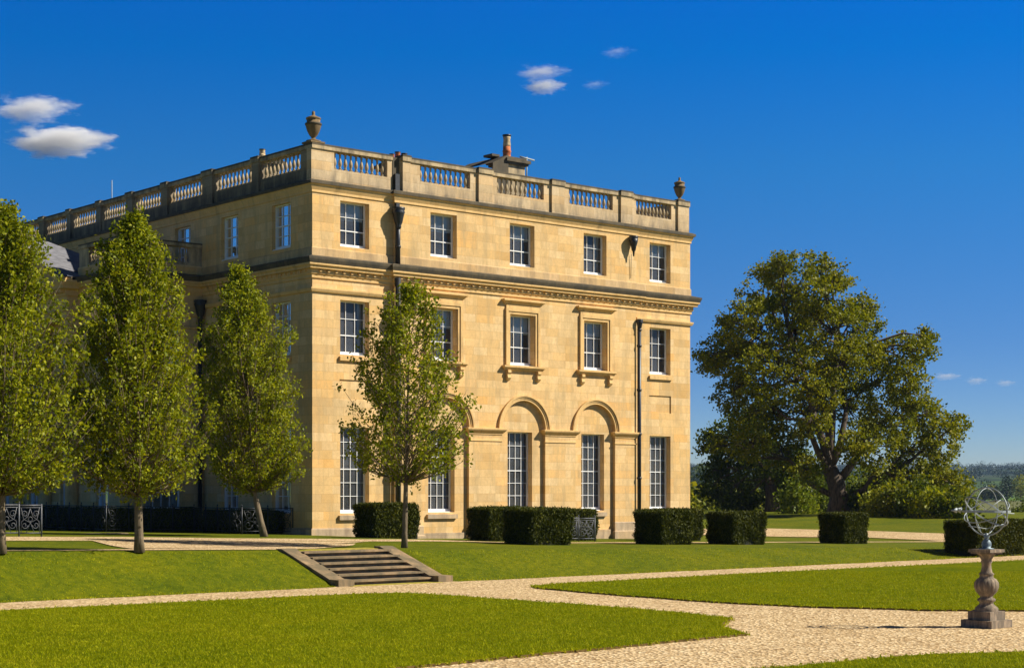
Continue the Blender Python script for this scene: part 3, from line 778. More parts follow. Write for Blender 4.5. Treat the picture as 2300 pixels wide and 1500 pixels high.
# ---- chimneys
def chimney(x0, x1, y0, y1, z0, z1, pots, stack='stone_w2'):
    b = mb(stack); b.box(x0, x1, y0, y1, z0, z1)
    b.mat('stone_top'); b.box(x0-.12, x1+.12, y0-.12, y1+.12, z1-.18, z1-.08); b.box(x0-.2, x1+.2, y0-.2, y1+.2, z1-.08, z1+.06); b.box(x0-.05, x1+.05, y0-.05, y1+.05, z1+.06, z1+.16)
    o = b.build('chimney', None, house)
    for x, y, h, r, m1, m2 in pots:
        p = mb(m1); p.lathe([(r*1.15, 0), (r*1.15, .06), (r*.95, .1), (r*.95, h*.3), (r*1.1, h*.34), (r*.95, h*.38), (r*.9, h*.55)], (x, y, z1+.16), 12)
        p.mat(m2); p.lathe([(r*.9, h*.55), (r*.95, h*.6), (r*.8, h*.85), (r*.9, h*.9), (r*.9, h*.96)], (x, y, z1+.16), 12)
        p.mat('iron'); p.lathe([(r*.75, h*.96), (r*1.05, h*1.0), (r*1.05, h*1.05)], (x, y, z1+.16), 12)
        p.build('chimney_pot', None, o)
    return o
ch = chimney(14.75, 15.75, 6.5, 7.6, 13.6, 17.0, [(15.2, 7.1, 1.05, .19, 'terracotta', 'cream_pot')])
b = mb('stone_top'); b.add([(13.8, 6.4, 16.75), (14.7, 6.4, 17.2), (14.7, 9.2, 17.2), (13.8, 9.2, 16.75), (13.8, 6.4, 13.6), (14.7, 6.4, 13.6)], [(0, 1, 2, 3), (0, 4, 5, 1)])
b.mat('stone_top'); b.box(14.25, 14.7, 7.0, 7.6, 17.2, 17.3); b.build('flashing', None, ch)
b = mb('zinc'); b.tube([(16.3, 7, 16.0), (16.3, 7, 17.4)], .03, 6); b.tube([(15.9, 7, 17.36), (16.75, 7, 17.30)], .04, 6); b.build('cowl', None, ch)
chimney(8.85, 9.75, 7, 8, 13.6, 16.15, [(8.95, 7.3, .3, .12, 'terracotta', 'terracotta'), (9.25, 7.3, .42, .13, 'terracotta', 'terracotta'), (9.6, 7.3, .4, .14, 'terracotta', 'iron')], 'terracotta')
chimney(2.35, 3.1, 7, 8, 13.6, 15.45, [(2.5, 7.3, .35, .13, 'cream_pot', 'cream_pot'), (2.95, 7.3, .2, .13, 'cream_pot', 'iron')])
b = mb('zinc'); b.tube([(.9, 17, 14), (.9, 17, 15.9)], .02, 5); b.build('aerial', None, house)

# ---- urns on the corners
urn_prof = [(.24, 0), (.24, .05), (.15, .08), (.06, .13), (.07, .17), (.14, .26), (.21, .42), (.25, .58), (.26, .66), (.21, .68), (.22, .80), (.25, .84), (.23, .88), (.12, .93), (.06, .96), (.05, 1.0), (.05, 1.10), (.02, 1.12)]
def urn(x, y, z, label, finial=1.):
    r_ = empty('stone_urn', (x, y, z)); tag(r_, label, 'urn', 'stone urns on the roof corners'); r_.scale = (1.12, 1.12, 1.0)
    b = mb('urn'); b.lathe([(a, q) for a, q in urn_prof[:11]], n=18); b.box(-.27, .27, -.27, .27, -.06, .0)
    b.mat('stone_top'); b.lathe([(.262, .60), (.275, .63), (.275, .67), (.24, .69)], n=18)
    b.build('body', None, r_)
    b = mb('urn'); b.lathe(urn_prof[10:], n=18); b.build('lid', None, r_); return r_
urn(.25, .3, 14.86, 'weathered stone urn with tall finial on the near left corner of the parapet')
u2 = urn(19.25, .3, 14.86, 'smaller looking stone urn on the far right corner of the parapet against blue sky'); u2.scale = (.98, .98, .92)

# ------------------------------------------------------------------ steps in the bank
st = empty('garden_steps', (-8.4, -15.9, 0)); tag(st, 'low stone garden steps with sloping side kerbs climbing the grass bank', 'steps')
ST0, ST1, NST = -16.05, -13.75, 6
topz = T(-8.4, -13.4); rise = topz/NST; going = (ST1-ST0)/NST
for i in range(NST):
    b = mb('steps'); y = ST0+going*i; z = rise*(i+1)
    b.box(STX0+.02, STX1-.02, y-.03, y+going+.03, z-.05, z-.001*(NST-i)); b.box(STX0+.02, STX1-.02, y+.10, y+going+.05, z-rise-.05, z-.051)
    o = b.build('tread', None, st); o.location = (8.4, 15.9, 0)
for x0 in (-10.16, -7.06):
    b = mb('steps'); x1 = x0+.44; s0, s1 = ST0+.15, ST1+.0
    v_ = []
    for x in (x0, x1): v_ += [(x, s0, -.05), (x, s0, .17), (x, s1, topz+.07), (x, s1+.25, topz+.07), (x, s1+.25, topz-.3), (x, s1, topz-.35)]
    b.add(v_, [(0, 1, 2, 3, 4, 5), (11, 10, 9, 8, 7, 6), (0, 6, 7, 1), (1, 7, 8, 2), (2, 8, 9, 3), (3, 9, 10, 4)])
    b.box(x0-.015, x1+.015, ST0-.28, s0+.05, -.03, .165)
    o = b.build('side_kerb', None, st); o.location = (8.4, 15.9, 0)
b = mb('moss'); b.box(STX0, STX1, ST1+.0, ST1+.75, topz-.1, topz+.015)
o = b.build('landing', None, st); o.location = (8.4, 15.9, 0)
b = mb('moss'); b.box(STX0-.1, STX1-.1, ST0-.42, ST0-.02, -.03, .012); o = b.build('mossy_strip', None, st); o.location = (8.4, 15.9, 0)

# ------------------------------------------------------------------ armillary sundial
SX, SY = -8.42, -33.45
sd = empty('armillary_sundial', (SX, SY, 0)); tag(sd, 'open metal armillary sphere sundial on a carved stone baluster pedestal', 'sundial')
b = mb('pedestal'); b.box(-.31, .31, -.31, .31, -.02, .13); b.build('base_slab', None, sd)
b = mb('pedestal'); b.box(-.225, .225, -.225, .225, .13, .28); b.build('plinth', None, sd)
b = mb('pedestal'); b.smooth = True
prof = [(.20, .28), (.20, .33), (.165, .36), (.12, .40), (.115, .43), (.155, .46), (.15, .49), (.10, .52), (.12, .55), (.185, .62), (.215, .70), (.21, .77), (.17, .83), (.12, .86), (.115, .90), (.135, .92), (.10, .95), (.085, 1.02), (.08, 1.10), (.10, 1.13), (.085, 1.16), (.13, 1.24), (.20, 1.30)]
n_ = 48; v_ = []; f_ = []
for r, z in prof:
    for i in range(n_):
        a = 2*pi*i/n_; k_ = 1-(.07*abs(sin(a*8))**2 if .55 < z < .84 or 1.2 < z < 1.28 else 0); v_.append((r*k_*cos(a), r*k_*sin(a), z))
for j in range(len(prof)-1):
    for i in range(n_): i2 = (i+1) % n_; f_.append((j*n_+i, j*n_+i2, (j+1)*n_+i2, (j+1)*n_+i))
b.add(v_, f_); b.build('shaft', None, sd)
b = mb('pedestal'); b.box(-.22, .22, -.22, .22, 1.298, 1.35); b.box(-.19, .19, -.19, .19, 1.27, 1.299); b.build('capital', None, sd)
b = mb('patina'); b.lathe([(.13, 1.35), (.13, 1.365), (.07, 1.375), (.085, 1.42), (.08, 1.47), (.045, 1.52), (.035, 1.55), (.055, 1.57), (.03, 1.60)], n=14); b.build('socket', None, sd)
sp_ = empty('sphere', (0, 0, 2.005)); sp_.parent = sd
def ring(ax1, ax2, r, rad, mat='zinc', flat=None):
    a1, a2 = Vector(ax1).normalized(), Vector(ax2).normalized(); b = mb(mat)
    if flat:
        nn = a1.cross(a2).normalized(); v_ = []; f_ = []; m_ = 48
        for i in range(m_):
            t = 2*pi*i/m_; d = a1*cos(t)+a2*sin(t)
            v_ += [d*(r-rad)+nn*flat, d*(r+rad)+nn*flat, d*(r+rad)-nn*flat, d*(r-rad)-nn*flat]
        for i in range(m_):
            p = 4*i; q = 4*((i+1) % m_); f_ += [(p+j, q+j, q+(j+1) % 4, p+(j+1) % 4) for j in range(4)]
        b.add(v_, f_)
    else: b.tube([(a1*cos(2*pi*i/48)+a2*sin(2*pi*i/48))*r for i in range(48)], rad, 6, True)
    b.build('ring', None, sp_)
ring((0, 1, 0), (0, 0, 1), .415, .013)
ring((1, 0, 0), (0, 1, 0), .40, .008, flat=.016)
ring((1, 0.15, .55), (-.1, 1, -.1), .395, .009)
ring((1, 0, -.75), (0, 1, .25), .385, .006, flat=.012)
ring((.3, .0, 1), (1, .1, -.3), .40, .007)
b = mb('zinc'); d1 = Vector((-.62, -.25, .16)); d2 = Vector((.5, .2, -.06)) 
b.tube([Vector((-.40, .32, .02)), Vector((.42, -.28, -.04))], .008, 6)
b.tube([Vector((-.42, .36, .05)), Vector((-.34, .28, .02))], [.004, .055], 6); b.tube([Vector((-.48, .40, .02)), Vector((-.40, .33, .02))], [.002, .05], 6)
b.build('arrow', None, sp_)
b = mb('zinc')
for p, q in (((-.3, .1, .25), (0, 0, .02)), ((.28, -.1, .2), (0, 0, .02)), ((-.25, .2, -.25), (0, 0, -.3)), ((.3, -.15, -.22), (0, 0, -.3)), ((.1, .3, -.1), (.0, .1, -.38)), ((-.1, -.3, .0), (0, -.05, -.38))): b.tube([p, q], .006, 5)
b.tube([(0, 0, -.44), (0, 0, -.38)], .03, 8); b.tube([(0, 0, .40), (0, 0, .45)], [.014, .006], 6); b.build('brace', None, sp_)

# ------------------------------------------------------------------ iron railings
def scroll_panel(b, P, u0, u1, z0, z1, r=.011, seed=0):
    """ornate ironwork between two posts: frame, S scrolls, diagonals and a ring"""
    b.tube([P(u0, z1), P(u1, z1)], .018, 6); b.tube([P(u0, z0), P(u1, z0)], .014, 6); b.tube([P(u0, z1-.07), P(u1, z1-.07)], r, 5)
    um, zm = (u0+u1)/2, (z0+z1)/2; du, dz = (u1-u0), (z1-z0)
    def spiral(cu, cz, R, turns, ph, sg):
        b.tube([P(cu+sg*R*(1-t*.8)*cos(ph+t*turns*2*pi), cz+R*(1-t*.8)*sin(ph+t*turns*2*pi)) for t in [i/14 for i in range(15)]], r, 4)
    for sg in (-1, 1):
        spiral(um+sg*du*.27, zm+dz*.18, du*.17, 1.2, 0, sg); spiral(um+sg*du*.27, zm-dz*.22, du*.17, 1.2, pi, sg)
        b.tube([P(um, zm+dz*.38), P(um+sg*du*.12, zm+dz*.1), P(um+sg*du*.42, zm-dz*.08), P(um+sg*du*.45, z0)], r, 4)
        b.tube([P(um+sg*du*.45, z1-.07), P(um+sg*du*.33, zm), P(um, zm-dz*.12), P(um-sg*du*.2, z0)], r, 4)
    b.tube([P(um+.07*cos(t*pi/4), zm+.07*sin(t*pi/4)) for t in range(8)], r, 4, True)
def railing(pts, label, mat='iron', step=.95, h=.92, post=1.0, cat='railing', group=None, z0=None):
    root = empty('iron_railing', (pts[0][0], pts[0][1], ground(*pts[0]))); tag(root, label, cat, group); ox, oy, oz = root.location
    for (a, c) in zip(pts, pts[1:]):
        a = Vector(a); c = Vector(c); L_ = (c-a).length; n_ = max(1, round(L_/step)); d = (c-a)/n_
        for i in range(n_):
            p0 = a+d*i; g0 = ground(p0.x, p0.y)-oz if z0 is None else z0
            def P(u, z): q = p0+d.normalized()*u; return (q.x-ox, q.y-oy, g0+z)
            b = mb(mat); scroll_panel(b, P, .03, d.length-.03, .10, h); b.build('panel', None, root)
            b = mb(mat); b.tube([P(0, 0), P(0, h+.05)], .024, 6); b.lathe([(.0, .0), (.035, .04), (0, .09)], P(0, h+.05), 6, False); b.build('post', None, root)
    b = mb(mat); q = pts[-1]; g0 = ground(*q)-oz; b.tube([(q[0]-ox, q[1]-oy, g0), (q[0]-ox, q[1]-oy, g0+h+.05)], .024, 6); b.build('post', None, root)
    return root
railing([(-5.7, 24), (-5.7, 4.6), (-2.15, 4.6), (-2.15, 1.25), (.0, 1.25)], 'long black ornate iron railing along the shaded side wall of the house', mat='iron')
railing([(-13.3, -3.3), (-12.55, -3.35), (-11.85, -3.35)], 'short grey scrolled iron gate panel catching sun beside the left hand gravel path', mat='iron_grey', step=.72)
railing([(7.9, -4.6), (9.55, -4.6), (9.55, -3.6)], 'short dark scrolled iron railing in front of the box hedges by the arches', mat='iron_grey', step=.85, h=.85)

# ------------------------------------------------------------------ foliage
def leaves(centers, n_per, spread, size, seed, flat=.8, up=.25, aspect=.6):
    """leaf-shaped quads scattered round each centre"""
    R_ = np.random.default_rng(seed); c = np.repeat(np.asarray(centers, dtype=float), n_per, axis=0)
    n = len(c); p = c+R_.normal(0, 1, (n, 3))*np.array([spread, spread, spread*flat])
    d = R_.normal(0, 1, (n, 3)); d[:, 2] += up; d /= np.linalg.norm(d, axis=1)[:, None]
    e_ = R_.normal(0, 1, (n, 3)); s_ = np.cross(d, e_); s_ /= np.linalg.norm(s_, axis=1)[:, None]
    L_ = (size*R_.uniform(.6, 1.35, n))[:, None]
    q = np.stack([p-d*L_*.5, p+s_*L_*aspect*.5, p+d*L_*.5, p-s_*L_*aspect*.5], axis=1)
    return q.reshape(-1, 3)
def prof_at(prof, t):
    for (t0, r0), (t1, r1) in zip(prof, prof[1:]):
        if t <= t1: return r0+(r1-r0)*(t-t0)/(t1-t0)
    return prof[-1][1]
def young_tree(base, height, R0, prof, ctr, label, seed, nshoot=430, per=60, lean=None, clear=.18, size=.078, group='young trees on the terrace', trunk_r=.108):
    """prof: (height fraction, radius fraction); ctr(t): lateral drift of the crown axis along camera-right"""
    r = random.Random(seed); root = empty('young_tree', base); tag(root, label, 'tree', group)
    def axis_(t):
        d = ctr(t); return Vector((RT.x*d, RT.y*d, t*height))
    tk = mb('bark'); n_ = 16
    tk.tube([axis_(t) for t in [i/n_*.97 for i in range(n_+1)]], [trunk_r*(1.25 if i == 0 else 1)*(1-i/n_*.93) for i in range(n_+1)], 10)
    cs = []; br = mb('bark')
    ph = [r.uniform(0, 6.28) for _ in range(4)]
    for i in range(nshoot):
        t = clear+(1-clear)*(r.random()**.92)*.99
        a = r.uniform(0, 2*pi)
        Rm = 1.17*R0*prof_at(prof, t)*(1+.15*sin(a*3+ph[0]+t*9)+.12*sin(a*5+ph[1]-t*17)+.08*sin(t*31+ph[2]))
        Rm = min(Rm, R0*1.10); q = r.random()**.40; rad = Rm*q
        tip = axis_(t)+Vector((cos(a)*rad, sin(a)*rad, 0))
        tb = max(clear*.93, t-(rad*r.uniform(.7, 1.3)+.15)/height); st_ = axis_(tb)
        mid_ = st_.lerp(tip, .5)+Vector((cos(a)*rad*.12, sin(a)*rad*.12, -.04))
        end = tip+Vector((cos(a)*.05, sin(a)*.05, .12))
        if i % 3 == 0 or q > .75: br.tube([st_, mid_, tip, end], [.022*(1-t*.6), .013, .007, .003], 4)
        w_ = .35 if q < .5 else 1
        for s_ in range(3): cs.append(mid_.lerp(end, .25+.38*s_)+Vector((r.gauss(0, .08), r.gauss(0, .08), r.gauss(0, .08))))
    for sgm in br.f: pass
    base_i = len(tk.v); tk.v += br.v; tk.f += [[base_i+j for j in f] for f in br.f]; tk.mi += [0]*len(br.f); tk.sm += br.sm
    tk.build('trunk', None, root)
    vv = leaves([tuple(c) for c in cs], per//3, .075, size*1.2, seed, 1.3, .8)
    npmesh('crown', vv, 4, 'leaf', root); return root
P2 = [(0, 0), (.185, .2), (.215, .72), (.26, .95), (.34, 1.04), (.45, .98), (.55, .88), (.65, .80), (.76, .70), (.84, .52), (.89, .38), (.95, .15), (1, .03)]
P1 = [(0, 0), (.185, .2), (.215, .75), (.27, .96), (.36, 1.04), (.47, .98), (.58, .86), (.68, .72), (.78, .54), (.86, .38), (.92, .25), (.97, .10), (1, .03)]
young_tree((-17.7, -13.78, .93), 7.78, 2.05, P1, lambda t: .02+.30*t*0, 'bright green young tree at the left edge of the lawn, cut by the picture side', 11, 640, 66)
young_tree((-14.19, -13.75, .87), 8.0, 1.56, P2, lambda t: -.16*t, 'tallest fully seen young tree with a straight trunk left of the steps', 12, 620, 66)
young_tree((-3.9, -3.0, .80), 8.75, 1.66, P2, lambda t: -.35*min(t/.18, 1)-.75*max(0, t-.18)*.8, 'young tree with a leaning trunk near the shaded corner of the house', 13, 600, 66, size=.085)
P4 = [(0, 0), (.27, .2), (.30, .62), (.36, .86), (.44, 1.04), (.55, .95), (.64, .80), (.77, .62), (.88, .48), (.94, .30), (.98, .12), (1, .04)]
young_tree((-4.99, -12.1, .71), 7.34, 1.74, P4, lambda t: .18*t, 'thin leaved young tree standing in front of the sunlit wall', 14, 330, 48, clear=.27, size=.085, trunk_r=.085)

def pxpt(px, py, d):
    a = (px-1150)/3766*d; return Vector((EYE.x+FW.x*d+RT.x*a, EYE.y+FW.y*d+RT.y*a, EYE.z+(1097-py)/3766*d))
def big_tree(name, label, base, lobes, forks, seed, mat, leaf, nclump, per, bark='bark_dark', group=None, trunk_r=.9, spread=.42, limbs=()):
    """lobes: (centre, radius) of the crown masses; a limb runs from the trunk into every lobe and twigs to its clumps"""
    r = random.Random(seed); root = empty(name, base); tag(root, label, 'tree', group); B = Vector(base)
    tk = mb(bark); cs = []
    pts = [Vector((0, 0, -.3))]+[f-B for f in forks]
    tk.tube(pts, [trunk_r*1.35]+[trunk_r*(1-.12*i) for i in range(len(forks))], 12)
    mains = []
    for tgt, o_ in limbs:
        t_ = tgt-B; f0 = Vector(pts[o_]); m_ = f0.lerp(t_, .45)+Vector((r.uniform(-.35, .35), r.uniform(-.35, .35), -.1*(t_-f0).length*.5)); w_ = trunk_r*(.52 if o_ > 1 else .36)
        ks = [f0, f0.lerp(m_, .5)+Vector((r.uniform(-.15, .15), r.uniform(-.15, .15), 0)), m_, m_.lerp(t_, .55)+Vector((r.uniform(-.3, .3), r.uniform(-.3, .3), .15)), t_]
        tk.tube(ks, [w_, w_*.86, w_*.68, w_*.52, w_*.38], 8); mains.append((ks, w_))
    for (c, R_) in lobes:
        c = c-B; ks, w_ = min(mains, key=lambda q: min((c-p_).length+(0 if p_.z < c.z+1 else 3) for p_ in q[0][2:]))
        src = min(ks[2:], key=lambda p_: (c-p_).length+(0 if p_.z < c.z+1 else 3)); fork = src
        d = (c-fork); L_ = d.length
        m1 = fork+d*.35+Vector((r.uniform(-.4, .4), r.uniform(-.4, .4), -L_*.04)); m2 = fork+d*.7+Vector((r.uniform(-.4, .4), r.uniform(-.4, .4), L_*.05))
        w0 = min(trunk_r*.2, .06+L_*.015); tk.tube([fork, m1, m2, c], [w0, w0*.75, w0*.5, w0*.3], 6)
        n_ = int(nclump*(R_/3.)**1.5)
        for i in range(n_):
            v_ = Vector((r.gauss(0, 1), r.gauss(0, 1), r.gauss(0, 1))).normalized(); q = R_*(r.random()**.28)
            tip = c+Vector((v_.x*q, v_.y*q, v_.z*q*.92))
            cs.append(tip)
            if i % 2 == 0:
                s_ = m2.lerp(c, r.random()); mm = s_.lerp(tip, .55)+Vector((r.uniform(-.2, .2), r.uniform(-.2, .2), r.uniform(-.1, .25)))
                tk.tube([s_, mm, tip], [.05, .03, .012], 4)
    tk.build('trunk', None, root)
    vv = leaves([tuple(c) for c in cs], per, spread, leaf, seed, .75, .3, .75)
    npmesh('crown', vv, 4, mat, root); return root
D0 = 112
ob = pxpt(1882, 1158, D0)
lob = [(1790, 640, 75, 0), (1715, 665, 62, 3), (1855, 660, 62, -3), (1690, 745, 78, -2), (1775, 740, 95, 2), (1865, 740, 85, -3), (1930, 735, 55, 2), (1655, 800, 62, 3), (1735, 830, 95, -4), (1850, 830, 80, 4), (1940, 800, 52, -2),
       (1620, 800, 52, -1), (2010, 795, 55, 2), (2070, 790, 42, -2), (1980, 860, 62, 3), (2050, 870, 55, -3), (1640, 880, 52, 2), (1700, 920, 80, 3), (1800, 930, 75, 3), (1905, 920, 75, 3), (2000, 940, 70, -2), (2085, 935, 55, 1), (2120, 985, 48, -1),
       (2040, 1010, 65, 2), (1950, 1010, 60, -4), (2110, 1050, 52, 0), (2050, 1080, 55, -2), (1970, 1095, 45, 2), (2120, 1110, 42, 1), (1760, 1010, 60, 3), (1680, 990, 50, -2), (2000, 1125, 46, -6), (2075, 1132, 46, -5), (2140, 1085, 40, -3), (2125, 1130, 34, -4), (1722, 612, 32, 1), (1765, 594, 32, -1), (1830, 597, 32, 1), (1880, 620, 34, 0), (1585, 815, 30, 1), (2085, 755, 26, 0), (1940, 690, 34, 1), (1640, 740, 34, 0), (2145, 955, 30, 1), (1600, 1000, 30, 0), (1850, 880, 42, -5), (1925, 1000, 42, -5), (1830, 960, 40, -4), (1890, 820, 50, -4), (1810, 1060, 38, -4)]
lobes = [(pxpt(x, y, D0+dz), r_*D0/3766) for x, y, r_, dz in lob]
big_tree('oak_tree', 'huge spreading oak with russet green crown standing right of the house', tuple(ob), lobes, [pxpt(1885, 1120, D0), pxpt(1878, 1085, D0), pxpt(1862, 1050, D0)], 21, 'leaf_oak', .20, 104, 44, trunk_r=.66, spread=.23,
         limbs=[(pxpt(1815, 930, D0-1), 2), (pxpt(1850, 860, D0+1), 3), (pxpt(1900, 900, D0+1), 3), (pxpt(1960, 960, D0-1), 2), (pxpt(1990, 1060, D0), 1), (pxpt(1770, 1030, D0), 1), (pxpt(1780, 780, D0), 3), (pxpt(1880, 770, D0), 3)])
lob = [(1700, 1000, 62, 0), (1640, 1020, 50, 2), (1760, 1040, 55, -1), (1650, 1090, 52, 1), (1720, 1080, 60, 2), (1790, 1090, 45, 0), (1680, 940, 45, 0), (1625, 1125, 32, 0), (1615, 975, 38, 2), (1600, 1060, 28, 1), (1590, 1100, 22, 0), (1680, 1130, 34, 1)]
D1 = 128
lobes = [(pxpt(x, y, D1+dz), r_*D1/3766) for x, y, r_, dz in lob]
big_tree('dark_tree', 'dark green broad tree behind the left side of the oak', tuple(pxpt(1735, 1163, D1)), lobes, [pxpt(1735, 1130, D1), pxpt(1733, 1090, D1)], 22, 'leaf_dark', .24, 100, 40, trunk_r=.55, spread=.28, limbs=[(pxpt(1690, 1030, D1), 2), (pxpt(1760, 1040, D1), 2), (pxpt(1720, 980, D1), 2)])

def bush(name, label, c, rx, rz, seed, mat, n=60, per=40, size=.22, group=None, spread=.3):
    r = random.Random(seed); root = empty(name, c); tag(root, label, 'shrub', group); cs = []; tk = mb('bark_dark')
    for i in range(n):
        a = r.uniform(0, 2*pi); q = sqrt(r.random()); z = rz*(r.random()**.8)*(1-.45*q*q)*(1+.25*sin(a*3+seed))
        p = Vector((cos(a)*rx*q, sin(a)*rx*q, z)); cs.append(tuple(p))
        if i % 5 == 0: tk.tube([(0, 0, -.2), p*.5, p], [.05, .03, .01], 4)
    tk.build('stem', None, root)
    npmesh('foliage', leaves(cs, per, spread, size, seed, .8), 4, mat, root); return root
bl_ = [(1790, 1172, 118, 1.3, 2.2, 'leaf_bright', 'yellow green bush in the gap between the dark tree and the oak trunk'),
       (1835, 1170, 124, 1.5, 1.9, 'leaf_dark', 'dark bush tucked just left of the oak trunk'),
       (1812, 1160, 140, 2.6, 4.6, 'leaf_bright', 'tall sunlit yellow bush glowing behind the oak and left of its trunk'),
       (1955, 1160, 138, 2.8, 3.8, 'leaf_bright', 'tall sunlit yellow bush seen right of the oak trunk'),
       (1960, 1180, 112, 1.9, 2.0, 'leaf_dark', 'leftmost low shrub of the row bordering the drive'),
       (2010, 1183, 108, 2.0, 1.8, 'leaf', 'second low shrub from the left in the row bordering the drive'),
       (2060, 1186, 105, 2.1, 2.1, 'leaf_dark', 'middle low shrub of the row bordering the drive, under the oak'),
       (2105, 1188, 103, 1.9, 1.8, 'leaf', 'fourth low shrub in the row bordering the drive'),
       (2145, 1190, 101, 1.2, 1.6, 'leaf_dark', 'rightmost low shrub of the row bordering the drive, beside the sundial sphere'),
       (2125, 1175, 120, 1.9, 2.4, 'leaf', 'taller shrub behind the right end of the drive border row'),
       (2010, 1172, 125, 3.0, 2.6, 'leaf_bright', 'pale green shrub behind the drive border row below the oak boughs'),
       (2296, 1168, 150, 1.9, 2.3, 'leaf_dark', 'dark rounded bush at the right picture edge behind the hedge')]
for i, (px, py, d, rx, rz, m_, lb) in enumerate(bl_):
    p = pxpt(px, py, d); p.z = ground(p.x, p.y)-.1 if abs(ground(p.x, p.y)-p.z) < 1.5 else p.z
    bush('bush', lb, tuple(p), rx, rz, 40+i, m_, n=int(60*rx*rz/3), per=34, size=.24, group='shrubs beyond the drive')

# yew blocks
def hedge_mesh(sx_, sy_, h, seed, dens=900, size=.075):
    R_ = np.random.default_rng(seed); pts = []
    def face(n, f): 
        a = R_.random((n, 2)); pts.append(f(a[:, 0], a[:, 1]))
    A = dens
    face(int(A*sx_*h), lambda a, c: np.stack([a*sx_, 0*a, c*h], 1)); face(int(A*sx_*h), lambda a, c: np.stack([a*sx_, 0*a+sy_, c*h], 1))
    face(int(A*sy_*h), lambda a, c: np.stack([0*a, a*sy_, c*h], 1)); face(int(A*sy_*h), lambda a, c: np.stack([0*a+sx_, a*sy_, c*h], 1))
    face(int(A*sx_*sy_), lambda a, c: np.stack([a*sx_, c*sy_, 0*a+h], 1))
    p = np.concatenate(pts)
    low = np.clip(1-p[:, 2]/(h*.25), 0, 1)
    bul = .05*np.sin(p[:, 0]*3.1+seed)*np.sin(p[:, 1]*2.7+seed*2)+.03*np.sin(p[:, 2]*7+p[:, 0]*5)
    cxy = np.array([sx_/2, sy_/2]); v_ = p[:, :2]-cxy; p[:, :2] = cxy+v_*(1+bul[:, None]/max(sx_, sy_)*1.6-.10*low[:, None])
    return leaves(p, 3, .035, size*1.35, seed, 1., 1.1, .32)
def yew(x, y, sx_, sy_, h, label, seed, group='square clipped yew blocks', name='yew_hedge', dens=900):
    z = ground(x+sx_/2, y+sy_/2); root = empty(name, (x, y, z)); tag(root, label, 'hedge', group)
    b = mb('yew_core'); b.box(.05, sx_-.05, .05, sy_-.05, -.15, h-.04); b.build('core', None, root)
    npmesh('foliage', hedge_mesh(sx_, sy_, h, seed, dens), 4, 'leaf_yew', root); return root
yl = [(1.9, -9.75, 1.72, 1.35, 1.12, 'nearest large clipped yew block left of the small iron railing'),
      (8.16, -9.45, 1.48, 1.30, 1.14, 'front yew block beside the right end of the house, below the last window'),
      (11.67, -9.65, 1.62, 1.35, 1.12, 'front yew block just right of the house corner against the open view'),
      (18.99, -8.85, 1.45, 1.25, 1.16, 'yew block standing in front of the oak trunk'),
      (16.8, -16.35, 3.4, 1.35, 1.18, 'yew block behind the armillary sundial at the right edge'),
      (-.62, -4.7, 1.85, 1.15, 1.12, 'yew block against the sunlit wall behind the thin tree'),
      (4.75, -4.2, 2.0, 1.2, 1.16, 'half hidden yew block behind the left end of the nearest block'),
      (8.9, -3.3, 2.05, 1.2, 1.12, 'yew block behind the small scrolled iron railing'),
      (14.2, -3.6, 2.3, 1.2, 1.2, 'back row yew block seen between two front blocks at the house corner')]
for i, (x, y, sx_, sy_, h, lb) in enumerate(yl): yew(x, y, sx_, sy_, h, lb, 60+i)
yew(-5.3, 4.95, 3.6, .7, .80, 'added low leafy filler for the dark shaded base behind the railing by the projecting block', 75, None, 'dark_filler', 500)  # dark filler added to stand for the black shade and basement behind the railing
yew(-5.35, 5.7, .7, 18, .80, 'long added leafy filler for the dark shaded base behind the railing below the portico', 76, None, 'dark_filler', 300)
yew(-1.75, 1.6, 1.6, 3.2, .78, 'added low leafy filler for the dark shaded base behind the railing at the house corner', 77, None, 'dark_filler', 500)
b = mb('steps'); b.box(-9.4, -6.4, 1.6, 2.1, .6, .90); o = b.build('stone_kerb'); tag(o, 'low flat stone kerb at the foot of the railing left of the portico steps', 'kerb')

# ------------------------------------------------------------------ distance: woods and trees
def blob_leaves(items, seed, per, leafk=.13):
    out_ = []; R_ = np.random.default_rng(seed)
    for (x, y, z, rad, hh) in items:
        n = per; v_ = R_.normal(0, 1, (n, 3)); v_ /= np.linalg.norm(v_, axis=1)[:, None]; v_ *= (R_.random(n)**.3)[:, None]
        v_[:, 0] *= rad*(1+.2*np.sin(v_[:, 2]*5+x)); v_[:, 1] *= rad; v_[:, 2] = v_[:, 2]*hh*.55+hh*.5
        out_.append(leaves(v_+np.array([x, y, z]), 1, rad*.07, rad*leafk*2.0, int(R_.integers(1e9)), 1, .2, .8))
    return np.concatenate(out_)
wr = random.Random(5)
def wood(name, ranges, per, mat, seed, kind='stuff'):
    items = []
    for (px0, px1, d0, d1, n, s0, s1) in ranges:
        for _ in range(n):
            d = wr.uniform(d0, d1); p = pxpt(wr.uniform(px0, px1), 1097, d); r_ = wr.uniform(s0, s1)
            items.append((p.x, p.y, ground(p.x, p.y)-.5, r_, r_*wr.uniform(1.5, 2.3)))
    return npmesh(name, blob_leaves(items, seed, per), 4, mat, None, kind)
wood('woodland', [(1480, 2340, 2950, 3320, 700, 4, 6.5), (1480, 2340, 2200, 2800, 300, 4, 7), (1480, 2340, 1450, 1900, 200, 4, 6.5), (1480, 2340, 950, 1150, 80, 3, 5)], 70, 'leaf_wood', 91)
wood('woodland', [(1480, 1760, 380, 560, 90, 3, 4.6), (1480, 2340, 760, 860, 26, 3, 4.6), (1480, 1720, 170, 260, 40, 2.0, 3.0)], 260, 'leaf_oak', 92)
